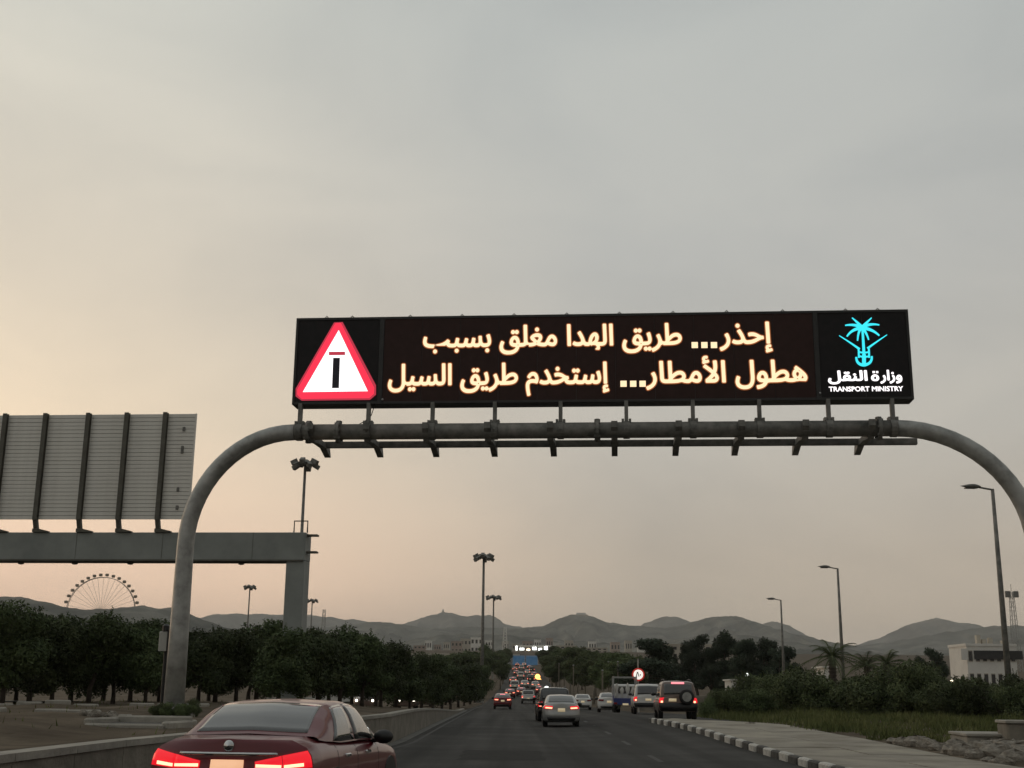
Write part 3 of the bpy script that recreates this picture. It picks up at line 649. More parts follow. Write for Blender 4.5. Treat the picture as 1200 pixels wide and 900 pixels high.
# ------------------------------------------------------------------ Ferris wheel beyond the near hill
D = 1900.0; wc = P(118, 717, D); wr = 42.5 / F * D; gw = G(wc.x, D)
fw_ = thing('ferris_wheel', 'giant Ferris wheel with many small cabins rising behind the dark hill', 'ferris wheel', (wc.x, D, gw))
zc_ = wc.z - gw
for yy in (-2, 2):
    rp = [(wr * .93 * math.cos(q * math.pi / 24), yy, zc_ + wr * .93 * math.sin(q * math.pi / 24)) for q in range(49)]
    MB().tube(rp, .5, 5, False).build('rim', M['wheel_steel'], fw_)
sp = MB()
for k in range(36):
    q = 2 * math.pi * k / 36; sp.tube([(1.2 * math.cos(q), 0, zc_ + 1.2 * math.sin(q)), (wr * .92 * math.cos(q), 0, zc_ + wr * .92 * math.sin(q))], .24, 4)
sp.build('spoke', M['wheel_steel'], fw_)
MB().lathe([(3, -5), (3.6, -4.5), (3.6, 4.5), (3, 5)], 14, 'y', (0, 0, zc_)).build('hub', M['wheel_steel'], fw_)
gm = MB().lathe([(.4, .3), (1.25, .1), (1.45, -.7), (1.35, -1.8), (.5, -2.2)], 10).mesh('cabin', M['gondola'])
for k in range(36):
    q = 2 * math.pi * (k + .5) / 36; link('cabin', gm, fw_, (wr * math.cos(q), 0, zc_ + wr * math.sin(q) + 1.5), 0, (2.0, 2.0, 1.8))
for sx in (-1, 1):
    for yy in (-5, 5): MB().tube([(0, yy * .5, zc_), (sx * 32, yy * 2.6, -2)], 1.3, 6).build('leg', M['wheel_steel'], fw_)

# ------------------------------------------------------------------ trees and plants
def leaf_cloud(blobs, n, size, seed, droop=0., spikes=0, aspect=1.7):
    rd = random.Random(seed); v = []; f = []
    tot = sum(b[3] * b[4] for b in blobs)
    def leaf(p, s, nrm):
        a = nrm.orthogonal().normalized(); a.rotate(Matrix.Rotation(rd.uniform(0, 6.28), 3, nrm)); b = nrm.cross(a); o = len(v)
        v.extend([p - a * s * aspect * .5, p + b * s * .36, p + a * s * aspect * .5, p - b * s * .36]); f.append((o, o + 1, o + 2, o + 3))
    for bx, by, bz, r, h in blobs:
        for k in range(int(n * r * h / tot)):
            d = Vector((rd.gauss(0, 1), rd.gauss(0, 1), rd.gauss(0, 1))).normalized(); q = rd.random() ** .38 * rd.uniform(.88, 1.12)
            p = Vector((bx + d.x * r * q, by + d.y * r * q, bz + d.z * h * q - droop * (d.x * d.x + d.y * d.y)))
            nr = (d + Vector((rd.gauss(0, .7), rd.gauss(0, .7), rd.gauss(0, .7) + .3))).normalized()
            leaf(p, size * rd.uniform(.6, 1.35), nr)
    for k in range(spikes):                   # young shoots standing out of the crown
        bx, by, bz, r, h = rd.choice(blobs); q = rd.uniform(0, 6.28); e = rd.uniform(.25, 1.4); d = Vector((math.cos(q) * math.cos(e), math.sin(q) * math.cos(e), math.sin(e)))
        p0 = Vector((bx, by, bz)) + Vector((d.x * r, d.y * r, d.z * h)) * .9; ln = rd.uniform(.2, .55) * (r + h) * .5
        dd = (d + Vector((0, 0, .8))).normalized()
        for j in range(9): leaf(p0 + dd * ln * j / 9 + Vector((rd.gauss(0, .04), rd.gauss(0, .04), 0)) * r, size * (1.1 - j * .07), Vector((rd.gauss(0, 1), rd.gauss(0, 1), rd.gauss(0, 1))).normalized())
    b = MB(); b.v = [tuple(p) for p in v]; b.f = f
    return b
def tree_proto(kind, seed):
    rd = random.Random(seed); t = thing('tree', 'tree', 'tree'); bl_ = []
    if kind == 'broad':
        t.name = 'median_tree'; h = 4.0; n = 15
        for i in range(n):
            q = rd.uniform(0, 6.28); e = rd.uniform(0, 1) ** .5; bl_.append((math.cos(q) * 1.15 * e, math.sin(q) * 1.15 * e, rd.uniform(.95, 3.3), rd.uniform(.45, .85), rd.uniform(.4, .75)))
        bl_.append((0, 0, 2.2, 1.15, 1.15))
        c = leaf_cloud(bl_, 15000, .095, seed, 0, 40); m = 'leaf_dark'; bark = 'bark'; th = 1.2; tr = .085; crown = (1.2, 2.6)
    elif kind == 'bush':
        t.name = 'large_shrub'; n = 13
        for i in range(n):
            q = rd.uniform(0, 6.28); e = rd.uniform(0, 1) ** .5; bl_.append((math.cos(q) * 1.7 * e, math.sin(q) * 1.2 * e, rd.uniform(.5, 2.2) * (1.12 - .35 * e), rd.uniform(.5, .95), rd.uniform(.5, .85)))
        c = leaf_cloud(bl_, 13000, .095, seed, 0, 60); m = 'leaf_mid'; bark = 'bark'; th = .7; tr = .07; crown = (1.2, 2.)
    elif kind == 'tall':
        t.name = 'tall_tree'; n = 20
        for i in range(n):
            z = rd.uniform(2.5, 9.2); e = rd.uniform(.2, 1); q = rd.uniform(0, 6.28); w = 2.0 * math.sin(math.pi * min(1, (10.2 - z) / 8.8) ** .8 * .62) + .3
            bl_.append((math.cos(q) * w * e, math.sin(q) * w * e, z, rd.uniform(.6, 1.15), rd.uniform(.6, 1.1)))
        c = leaf_cloud(bl_, 11000, .19, seed, 0, 40); m = 'leaf_far'; bark = 'bark'; th = 3; tr = .2; crown = (1.6, 6.)
    elif kind == 'slim':
        t.name = 'roadside_tree'; n = 11
        for i in range(n):
            q = rd.uniform(0, 6.28); e = rd.uniform(0, 1); bl_.append((math.cos(q) * 1.4 * e, math.sin(q) * 1.4 * e, rd.uniform(3.4, 6.6), rd.uniform(.8, 1.25), rd.uniform(.6, 1.1)))
        c = leaf_cloud(bl_, 7000, .18, seed, 0, 30); m = 'leaf_mid'; bark = 'bark_pale'; th = 3.6; tr = .13; crown = (1.4, 5.)
    tr_ = MB(); tp = Vector((rd.uniform(-.28, .28), rd.uniform(-.28, .28), th))
    tr_.tube([(0, 0, -.4), (rd.uniform(-.05, .05), 0, th * .5), tp], [tr * 1.5, tr * 1.05, tr * .85], 8)
    for b in bl_[:8]:
        mid = (tp + Vector(b[:3])) / 2 + Vector((rd.uniform(-.12, .12), rd.uniform(-.12, .12), -.1)); tr_.tube([tp - Vector((0, 0, .15)), mid, Vector(b[:3])], [tr * .6, tr * .4, tr * .15], 6)
    tr_.build('trunk', M[bark], t, True); c.build('crown', M[m], t)
    return t
def palm_proto(seed):
    rd = random.Random(seed); t = thing('palm_tree', 'palm', 'palm tree'); h = 3.6
    b = MB(); b.tube([(0, 0, -.3), (.05, 0, h * .5), (0, 0, h)], [.24, .19, .2], 9)
    for k in range(14): b.lathe([(.2, 0), (.25, .1), (.2, .14)], 9, 'z', (.03, 0, .3 + k * .23))
    b.build('trunk', M['bark'], t, True); c = MB()
    for k in range(26):
        q = k * 2.4; e = rd.uniform(-.2, 1.25); ln = rd.uniform(1.9, 2.6); pts = []
        for j in range(9):
            s = j / 8; pts.append(Vector((math.cos(q) * ln * s * math.cos(e) * (1 - .1 * s), math.sin(q) * ln * s * math.cos(e), h + ln * s * math.sin(e) - 1.25 * s * s)))
        c.tube(pts, [.03] * 6 + [.02, .015, .01], 4)
        sd_ = Vector((-math.sin(q), math.cos(q), 0))
        for j in range(1, 9):
            for w in (0, .5):
                p = pts[j - 1].lerp(pts[j], w); tdir = (pts[j] - pts[j - 1]).normalized(); l = .55 * (1 - abs(j / 8 - .45))
                for s_ in (-1, 1):
                    d = (sd_ * s_ + tdir * .7 + Vector((0, 0, -.35))).normalized(); c.add([p - tdir * .025, p + tdir * .025, p + d * l], [(0, 1, 2)])
    c.build('crown', M['leaf_mid'], t); return t
broad = [tree_proto('broad', 11 + i) for i in range(4)]; bush = [tree_proto('bush', 31 + i) for i in range(4)]
tall = [tree_proto('tall', 51 + i) for i in range(3)]; slim = [tree_proto('slim', 71 + i) for i in range(3)]; palm = palm_proto(5)
rd = random.Random(3)
def plant(pr, px, D, htop, label, group=None, h0=4.0, wide=1.0):
    """pr copied at picture column px, distance D, so that it is htop metres tall"""
    x = X(px, D, 825); s = htop / h0 * (.93 if pr in broad else 1) * rd.uniform(.9, 1.1)
    return place(pr, (x, D, G(x, D) - .02), rd.uniform(0, 6.28), label, group, (s * wide, s * wide, s))
ORD = ['first', 'second', 'third', 'fourth', 'fifth', 'sixth', 'seventh', 'eighth', 'ninth', 'tenth', 'eleventh', 'twelfth', 'thirteenth', 'fourteenth', 'fifteenth', 'sixteenth', 'seventeenth', 'eighteenth', 'nineteenth', 'twentieth']
LG = 'trees of the dense outer row on the median'
i = 0
for px, D, h in ((2, 39, 3.75), (60, 41, 3.35), (103, 42, 3.55), (132, 43, 3.6), (170, 43, 3.2)):
    plant(broad[i % 4], px, D, h, ['dark tree at the outer end of the median row, cut by the picture edge', 'dark tree with a slender lone trunk, second from the outer end', 'dark tree directly under the Ferris wheel', 'wide dark tree between the Ferris wheel and the white cabinet', 'dark tree beside the white cabinet panel and pipe arch'][i], LG, 4.15, 1.02); i += 1
for k, (px, D, h) in enumerate(((-22, 46, 4.1), (34, 47, 3.9), (82, 48, 3.7), (152, 49, 3.6), (18, 54, 4.0), (120, 52, 3.7), (186, 51, 3.3))):
    plant(broad[(k + 1) % 4], px, D, h, ORD[(0, 2, 3, 5, 1, 4, 6)[k]] + ' tree from the picture edge in the line behind the outer median trees', LG, 4.15, 1.08)
MG = 'trees of the long median row behind the pipe arch'
kk = 0
for px, D, h in ((232, 50, 3.3), (252, 52, 3.5), (276, 53, 3.75), (300, 54, 3.9), (326, 44, 3.15), (352, 46, 3.3), (372, 57, 4.0), (398, 59, 4.1), (424, 60, 4.0), (446, 64, 4.0), (464, 69, 4.0), (480, 76, 4.0), (494, 84, 4.1), (507, 92, 4.2), (518, 101, 4.3), (528, 112, 4.4), (537, 124, 4.6), (544, 138, 4.8), (551, 155, 5.0), (556, 175, 5.4)):
    kk += 1
    plant(broad[kk % 4], px, D, h, ORD[kk - 1] + ' tree from the pipe arch in the front line of the long median row', MG, 4.15, 1.0 + .1 * (kk % 3))
for px, D, h in ((244, 63, 3.9), (290, 66, 4.0), (330, 67, 4.3), (385, 70, 4.4), (412, 75, 4.4), (440, 84, 4.5), (462, 95, 4.6), (486, 110, 4.8), (505, 126, 5), (522, 146, 5.2)):
    kk += 1
    plant(broad[kk % 4], px, D, h, ORD[kk - 21] + ' tree from the pipe arch in the back line of the long median row', MG, 4.15, 1.15)
SG = 'large shrubs along the grass verge'
sh = [(852, 74, 2.2), (872, 78, 2.9), (890, 74, 2.2), (912, 76, 2.7), (930, 71, 3.4), (950, 74, 2.5), (968, 70, 2.6), (990, 69, 2.7), (1012, 68, 2.35), (1035, 67, 3.2), (1060, 66, 3.6), (1082, 67, 2.7), (1106, 64, 3.1), (1128, 63, 2.5), (1150, 64, 3.0), (1172, 62, 3.2), (1196, 61, 3.0), (1222, 60, 3.0)]
for k, (px, D, h) in enumerate(sh):
    plant(bush[k % 4], px, D, h * (.83 if px > 1095 else .95), ORD[k] + ' shrub from the small rounded bush in the front hedge along the grass', SG, 3.0, (1.05, .9, 1.15)[k % 3])
for k, (px, D, h) in enumerate(((880, 90, 3.2), (925, 92, 3.6), (1005, 88, 3.3), (1050, 86, 3.9), (1090, 86, 4.1), (1130, 82, 3.3), (1175, 80, 3.2), (1215, 78, 3.4))):
    plant(bush[(k + 2) % 4], px, D, h * (.8 if px > 1100 else 1), ORD[k] + ' shrub from the jeep side among those standing behind the front hedge', SG, 3.0, 1.2)
pl = [(978, 80, 5.3, 'palm with drooping fronds at the foot of the middle street lamp'), (1042, 84, 4.9, 'palm rising out of the hedge between the lamps'), (1018, 96, 4.8, 'smaller palm half hidden between the two taller palms')]
for px, D, h, lab in pl: plant(palm, px, D, h, lab, None, 5.2, 1.1)
CG = 'conifer-like trees before the hills'
for k, (px, D, h) in enumerate(((786, 170, 8.6), (803, 160, 9.2), (818, 158, 9.6), (834, 150, 8.4), (850, 150, 9.5), (866, 146, 9.4), (880, 146, 8.2), (896, 144, 8.3), (912, 142, 8.2), (924, 146, 7.6), (842, 175, 10.6), (874, 180, 10.4), (906, 172, 9.2), (1078, 150, 7.6), (1098, 150, 8.0))):
    plant(tall[k % 3], px, D, h - 1.0, (ORD[k] + ' dark conifer-like tree from the round sign in the front of the grove') if k < 10 else ['conifer-like tree in the back of the grove, nearest the round sign', 'middle conifer-like tree in the back of the grove', 'conifer-like tree in the back of the grove, nearest the palms', 'lone dark conifer-like tree showing above the hedge beside the palms', 'dark conifer-like tree above the hedge on the white building side'][k - 10], CG, 10.0, .95)
plant(tall[0], 762, 128, 6.8, 'broad dark tree standing behind the round red ringed sign', None, 10.0, 1.75)
RG = 'slim pale-trunked trees along the rising road'
for k, (px, D, h) in enumerate(((742, 150, 6.6), (728, 158, 6.4), (716, 150, 5.9), (706, 168, 6.4), (696, 176, 6.4), (686, 188, 6.6), (677, 200, 6.6), (668, 215, 6.6), (661, 232, 6.6), (656, 250, 6.4), (652, 272, 6.2), (649, 300, 6.0), (735, 185, 7.6), (716, 200, 7.6), (698, 220, 7.8), (682, 250, 8.0), (669, 285, 8.0), (660, 330, 7.6), (748, 190, 7.8))):
    plant(slim[k % 3], px, D, h, (ORD[k] + ' pale-trunked tree from the blue truck in the front roadside line') if k < 12 else ORD[k - 12] + ' tree from the blue truck in the back roadside line', RG, 7.6, 1.15)
for k, (px, D, h) in enumerate(((560, 205, 6.5), (566, 240, 7), (572, 280, 7.2), (577, 330, 7.2), (582, 390, 7.4), (586, 450, 7.6), (548, 260, 8), (536, 230, 7.4), (556, 310, 8.2), (566, 400, 8.6), (524, 200, 6.6), (514, 240, 7.2))):
    plant(slim[k % 3], px, D, h, ORD[k] + ' tree placed on the median side of the rising road past the tall mast', RG, 7.6, 1.45)
for k, (px, D, h) in enumerate(((591, 330, 6.6), (590, 380, 7), (592, 430, 7.2), (593, 490, 7.4), (594, 550, 7.6), (589, 290, 6.2), (586, 250, 5.6), (594, 620, 8))):
    plant(slim[k % 3], px, D, h, ORD[k] + ' tree of the line close to the queue on its median side', RG, 7.6, 1.25)
for k, (px, D, h) in enumerate(((651, 235, 5.6), (647, 265, 6), (644, 310, 6.4), (642, 350, 6.6), (640, 400, 6.8), (638, 450, 7), (636, 510, 7.2), (634, 570, 7.4), (655, 380, 8), (650, 450, 8.4), (646, 520, 8.6), (664, 420, 8.6))):
    plant(slim[(k + 1) % 3], px, D, h, ORD[k] + ' tree of the line close to the queue on its outer side', RG, 7.6, 1.35)
plant(bush[1], 831, 70, 1.55, 'small rounded bush standing alone behind the jeep', None, 3.0, .72)
for k, (px, D) in enumerate(((182, 29.6), (190, 28.9), (200, 28.7), (209, 28.9), (220, 29.4), (226, 30.2), (186, 30.4))):
    plant(bush[k % 4], px, D, (.26 + .10 * (k % 3)), ORD[sorted((182, 190, 200, 209, 220, 226, 186)).index(px)] + ' low scrubby plant at the pipe arch foot, counted from the white cabinet', 'low plants at the arch foot', 3.0, 1.1)

# grass verge
rd = random.Random(21); gb = MB()
def blade(x, y, z, h, w):
    q = rd.uniform(0, 6.28); bx, by = math.cos(q) * w, math.sin(q) * w; lx, ly = rd.gauss(0, .35) * h, rd.gauss(0, .35) * h
    gb.add([(x - bx, y - by, z), (x + bx, y + by, z), (x + lx, y + ly, z + h)], [(0, 1, 2)])
n = 0
while n < 36000:
    y = 33 + 42 * rd.random() ** 1.3; x = 10.6 + 21 * rd.random()
    edge = 11.0 + .6 * math.sin(y * .9) + .4 * math.sin(y * 2.3) + max(0, (46 - y) * .22)
    if y > 59: edge = 8.2 + .5 * math.sin(y)
    if x < edge or x > 11.5 + y * .34: continue
    den = .5 + .5 * math.sin(x * .9 + y * .31) * math.sin(y * .5 - x * .33)
    if rd.random() > .35 + .65 * den: continue
    blade(x, y, G(x, y) - .02, rd.uniform(.12, .36) * (.6 + .7 * den) * (1.5 if y > 58 else 1), .03); n += 1
for k in range(1500):                          # dry tufts on the median
    y = rd.uniform(20, 60); x = rd.uniform(-19, -5.5)
    if math.sin(x * 1.3 + y * .4) * math.sin(y * .7 - x) < .1: continue
    blade(x, y, G(x, y) - .02, rd.uniform(.05, .18), .02)
tag(gb.build('grass', M['grass']), 'green grass growing on the verge beside the footway', 'grass', kind='stuff')
def rock_mesh(seed):
    r = random.Random(seed); b = MB(); n = 9; k = 5
    for i in range(k + 1):
        th = math.pi * i / k
        for j in range(n):
            q = 2 * math.pi * j / n; s = r.uniform(.75, 1.15); b.v.append((math.cos(q) * math.sin(th) * s, math.sin(q) * math.sin(th) * s * .8, math.cos(th) * s * .6))
    b.f = [(i * n + j, (i + 1) * n + j, (i + 1) * n + (j + 1) % n, i * n + (j + 1) % n) for i in range(k) for j in range(n)]
    return b.mesh('rock', M['rock'])
rm = [rock_mesh(k) for k in range(5)]
RK = 'pale rocks along the footway edge'
for k, (px, py, D, s) in enumerate(((880, 846, 52, .28), (1046, 868, 38, .30), (1058, 869, 37.5, .34), (1075, 869, 37, .45), (1088, 870, 36.4, .38), (1100, 872, 35, .30), (1112, 876, 33.6, .34), (1128, 878, 33, .42), (1142, 880, 32, .36), (1152, 876, 33, .48), (1166, 879, 32, .5), (1178, 874, 33, .55), (1188, 882, 30.5, .42), (1160, 868, 36, .5), (1144, 870, 35.4, .4), (1188, 868, 35, .6), (955, 856, 46, .18), (1120, 870, 36, .4), (1196, 876, 32, .5), (1172, 888, 29.5, .3), (1156, 886, 30.3, .22))):
    x = X(px, D, 870); o = link('rock', rm[k % 5], None, (x, D, G(x, D) + s * .15), k * 1.3, (s, s, s * .85))
    tag(o, 'small pale rock lying alone at the grass edge of the footway' if k == 0 else ('tiny pale stone between the footway and the grass' if k == 16 else (ORD[k - 1] + ' rock along the footway rubble, counted from the grass end')), 'rock', None if k in (0, 16) else RK)
def slab(name, px0, px1, D, h, d, label, z0=0., mt='concrete_pale', cat='concrete block'):
    x0, x1 = X(px0, D, 860), X(px1, D, 860); t = link(name, None, None, ((x0 + x1) / 2, D, G((x0 + x1) / 2, D) + z0), -.15)
    MB().bevbox((0, 0, h / 2 - .1), (x1 - x0, d, h + .2), .05).build('block', M[mt], t); MB().bevbox((0, 0, h + .04), (x1 - x0 + .08, d + .08, .075), .02).build('cap', M['concrete_pale'], t)
    return tag(t, label, cat)
slab('concrete_block', 1176, 1236, 36, .72, 1.2, 'square buff concrete block with a pale cap beside the rubble', 0, 'concrete')
slab('concrete_slab', 1124, 1178, 37.5, .34, 2.6, 'low pale concrete slab partly buried next to the buff block', -.05)
# kerb, pit and stones on the median
md = thing('drain_pit', 'dark open concrete pit with pale rim in the dirt median', 'pit', (X(163, 24.5, 855), 24.5, G(X(163, 24.5), 24.5)), -.1)
for (c, d) in (((0, .75, .0), (1.5, .16, .34)), ((0, -.75, -.10), (1.5, .14, .3)), ((-.75, 0, -.04), (.14, 1.36, .36)), ((.75, 0, -.06), (.14, 1.36, .3))): MB().bevbox(c, d, .03).build('pit_wall', M['concrete_pale'], md)
MB().box((0, 0, -.02), (1.36, 1.36, .12)).build('pit_floor', M['kerb_black'], md)
ks = MB().bevbox((0, 0, 0), (.72, .2, .26), .03).mesh('edging_stone', M['concrete_pale'])
mk = tag(link('median_edging', None, None, (0, 0, 0)), kind='structure')
for i in range(46):
    x = -18.5 + i * .78; y = 27.5 + 1.4 * math.sin(i * .22) - i * .05
    if x > -6.2: break
    if i % 7 == 3: continue
    link('edging_stone', ks, mk, (x, y, G(x, y) - .05 + random.uniform(-.03, .02)), random.uniform(-.2, .2))
for i in range(40):
    x = -23.0 + i * .8
    if x > -8.8: break
    if i % 9 == 5: continue
    y = 36.6 + .12 * i; link('edging_stone', ks, mk, (x, y, G(x, y) - .04 + random.uniform(-.03, .02)), random.uniform(-.1, .2))
for k, (px, D, s) in enumerate(((108, 26.0, .16), (118, 26.2, .14), (128, 26.4, .2), (137, 26.2, .16), (147, 26.6, .15), (96, 26, .13))):
    x = X(px, D, 855); tag(link('rock', rm[k % 5], None, (x, D, G(x, D) + s * .2), k, s), ORD[sorted((108, 118, 128, 137, 147, 96)).index(px)] + ' small stone in the line by the drain pit, from the picture edge', 'rock', 'stones by the drain pit')
p = P(562, 820, 176); t = thing('utility_box', 'small pale utility box at the foot of the tall median mast', 'utility box', (p.x, 176, G(p.x, 176)))
MB().bevbox((0, 0, .55), (1.1, .7, 1.2), .05).build('box', M['post_white'], t); MB().bevbox((0, 0, 1.19), (1.2, .8, .08), .03).build('lid', M['rib'], t)

# ------------------------------------------------------------------ buildings
def building(name, px0, px1, pyt, D, d, label, wall='wall_white', floors=2, bays=6, z0=None, par=.6, wl='window'):
    x0, x1 = X(px0, D, 780), X(px1, D, 780); xm = (x0 + x1) / 2; g0 = G(xm, D) - 1 if z0 is None else z0
    h = P((px0 + px1) / 2, pyt, D).z - g0; w = x1 - x0
    t = thing(name, label, 'building', (xm, D, g0))
    MB().box((0, d / 2, h / 2), (w, d, h)).build('wall', M[wall], t)
    MB().box((0, d / 2, h + par / 2 - .05), (w + .4, d + .4, par)).build('roof', M[wall], t)
    fh = h / floors
    wm = MB().box((0, 0, 0), (w / bays * .5, .12, fh * .42)).mesh('window', M[wl]); fm = MB().box((0, 0, 0), (w / bays * .58, .06, fh * .5)).mesh('frame', M['wall_cream'])
    for f in range(floors):
        for b in range(bays):
            o = link('window', wm, t, (-w / 2 + w / bays * (b + .5), -.075, fh * (f + .55))); link('frame', fm, o, (0, .04, 0))
    return t
bw = building('office_building', 1134, 1192, 757, 300, 12, 'white flat roofed building with a dark sign band behind the tallest lamp', 'wall_white', 2, 7)
h_ = P(1160, 757, 300).z - bw.location.z
MB().box((1.5, -.3, h_ - 2.1), (11.4, .5, 2.0)).build('sign_band', M['black_box'], bw); MB().box((-6.6, -.3, h_ - 2), (1.6, .5, 2.6)).build('corner_pier', M['wall_white'], bw)
for dx, hh in ((-1.5, 2.4), (-.2, 1.4), (1.4, 1.8), (4.6, 1.2)): MB().box((dx, 4, h_ + hh / 2 + .3), (.9, 1.2, hh)).build('roof_unit', M['wall_cream'], bw)
building('warehouse', 636, 676, 757, 1090, 30, 'long pale building on the rise behind the lit canopy', 'wall_cream', 2, 6)
building('warehouse', 668, 712, 759.5, 1000, 30, 'wide pale building on the rise with a domed block on top', 'wall_cream', 2, 7)
building('apartment_building', 772, 842, 756, 620, 20, 'pale building showing between the conifers under the hill', 'wall_cream', 3, 9)
for k, (a, b, py, D, wl_, lab) in enumerate(((528, 541, 752, 1300, 'wall_pink', 'pinkish house at the outer end of the hillside cluster'), (539, 552, 749, 1350, 'wall_cream', 'cream house in the hillside cluster beside the mast'), (551, 565, 747.5, 1300, 'wall_white', 'whitish taller house next to the tall mast on the hillside'), (568, 578, 751, 1280, 'wall_white', 'small white house just beyond the tall mast'), (612, 624, 752, 1500, 'wall_pink', 'pinkish house above the lit canopy'), (600, 609, 755, 1450, 'wall_cream', 'small cream house above the lit canopy'), (646, 660, 757, 1420, 'wall_pink', 'low pinkish house behind the pale building'), (484, 498, 757, 1200, 'wall_pink', 'low pinkish house over the median trees'))):
    building('house', a, b, py, D, 12, lab, wl_, 2, 3)
for k, (a, b, py, D) in enumerate(((588, 596, 752, 1700), (626, 634, 750, 1750), (640, 648, 748, 1800), (662, 672, 751, 1700), (690, 699, 752, 1650), (716, 727, 753, 1700), (733, 741, 751, 1800), (748, 757, 754, 1600), (508, 516, 756, 1500), (519, 526, 753, 1600), (497, 505, 751, 1700))):
    building('house', a, b, py, D, 12, ORD[k] + ' tiny pale house at the foot of the hills, counted along from the lit canopy', ('wall_cream', 'wall_white', 'wall_pink')[k % 3], 2, 3)
for k, (a, b, py, D, lab) in enumerate(((856, 872, 797, 140, 'low white kiosk among the shrubs beneath the conifers'), (893, 918, 798, 150, 'low pale shed glimpsed between shrub and conifers'), (966, 978, 782, 120, 'white sign hut beside the palm'), (982, 1002, 800, 110, 'low cream shed behind the hedge under the palm'))):
    building('shed', a, b, py, D, 4, lab, 'wall_cream' if k % 2 else 'wall_white', 1, 3, None, .15)
ov = thing('boundary_wall', 'long pale wall across the hillside beyond the median trees', 'wall', (X(520, 800), 800, G(X(520, 800), 800)))
zz = P(540, 766, 800).z - ov.location.z
for i in range(12): MB().bevbox((-26 + i * 6.4, 0, zz / 2 - .5), (6.3, .5, zz + 1), .05).build('wall_panel', M['wall_cream'], ov)
gw_ = thing('garden_wall', 'low pale wall running behind the jeep and shrubs', 'wall', (X(850, 118), 118, G(X(850, 118), 118)))
for i in range(9): MB().bevbox((-7 + i * 3.5, 0, .55), (3.46, .25, 1.5), .03).build('wall_panel', M['concrete'], gw_)
# lit canopy up the road
cp = P(627, 762, 1000); t = thing('fuel_canopy', 'brightly lit flat canopy with white lamps at the top of the road', 'canopy', (cp.x, 1000, G(cp.x, 1000)))
zz = cp.z - t.location.z
MB().box((0, 0, zz + 3.2), (32, 10, 1.2)).build('roof', M['wall_white'], t)
for i, a in enumerate((-15, -5, 5, 15)): MB().box((a, 0, zz / 2 + 1), (.8, .8, zz + 3)).build('pillar', M['wall_white'], t)
for a, z, w, h2 in ((-14.6, 1.2, 1.8, 5.0), (-10.5, .6, 4.6, 2.6), (-5.4, .2, 3.6, 2.2), (-.6, 1.1, 4.2, 3.4), (3.9, .4, 3.2, 3.0), (8.4, 1.3, 3.4, 4.0), (12.8, .2, 3.6, 3.6), (15.9, 1.2, 1.6, 2.4)):
    MB().bevbox((a, -5.2, zz + z), (w * .8, .5, h2 * .62), .2).build('lamp', M['white_light' if h2 > 2.5 else 'warm_light'], t)
for lx, py, D, r_, mm, lab in ((643, 785, 420, .8, 'white_light', 'white glaring lamp on a post, upper one beside the road'), (640.5, 807.5, 170, .38, 'white_light', 'white glaring lamp low over the traffic before the black jeep'), (630, 793, 300, .62, 'orange_light', 'big amber lamp glowing over the queue of cars'), (632, 797.5, 330, .6, 'orange_light', 'small amber lamp just under the big amber lamp'), (594, 766.5, 700, .9, 'white_light', 'small white lamp near the blue sign'), (577, 766, 700, 1.1, 'white_light', 'white lamp above the headlight cluster'), (1115, 798, 120, .13, 'warm_light', 'tiny warm lamp glinting in the hedge'), (875, 791, 135, .2, 'white_light', 'tiny white lamp shining before the conifers')):
    p = P(lx, py, D); g0 = G(p.x, D); t = thing('glaring_lamp', lab, 'lamp', (p.x, D, g0)); h = p.z - g0
    MB().tube([(0, .3 * r_, -.2), (0, .3 * r_, h)], .05 + .05 * r_, 6).build('post', M['galv_dark'], t)
    MB().lathe([(.3 * r_, -.4 * r_), (r_, -.3 * r_), (r_, .1 * r_), (.3 * r_, .3 * r_)], 12, 'y', (0, 0, h)).build('lamp', M[mm], t, True)
fp = P(573, 778, 420); t = thing('headlight_cluster', 'added pole with a slanting cluster of white floodlights above the median trees', 'headlights', (fp.x, 420, G(fp.x, 420))); zz = fp.z - t.location.z  # oncoming headlights through the trees, built as discs on an added pole
MB().tube([(0, .5, -.3), (0, .5, zz + 1)], .16, 6).build('pole', M['galv_dark'], t)
for dx, dz, r_ in ((-1.9, -1.3, .75), (-1.2, -.4, .8), (-.6, -1.1, .5), (-.5, .5, .65), (.1, -.5, .45), (1.7, 1.0, .6)):
    MB().lathe([(.3 * r_, -.2), (r_, -.1), (r_, .2), (.3 * r_, .4)], 10, 'y', (dx, 0, zz + dz)).build('floodlight', M['white_light'], t)  # discs stand for the headlights
# blue gantry sign up the road
bp_ = P(615.5, 775, 560); gx = bp_.x; t = thing('blue_road_sign', 'blue direction sign gantry spanning the rising road far ahead', 'road sign', (gx, 560, G(gx, 560))); zz = bp_.z - t.location.z
for a, w in ((-2.9, 5.4), (2.9, 5.4)):
    o = MB().bevbox((a, -.1, zz), (w, .2, 5.0), .1).build('panel', M['sign_blue'], t)
    b = MB()
    for z in (-1, 1): b.box((a, -.22, zz + z * 2.3), (w - .4, .03, .12))
    for s in (-1, 1): b.box((a + s * (w / 2 - .2), -.22, zz), (.12, .03, 4.5))
    b.build('border', M['post_white'], t)
for a in (-7.5, 9.5): MB().tube([(a, .4, -.5), (a, .4, zz + 2)], .28, 8).build('post', M['galv'], t)
for z in (-1.2, 1.4): MB().bar((-7.4, .4, zz + z), (9.4, .4, zz + z), .3, .3).build('beam', M['galv'], t)
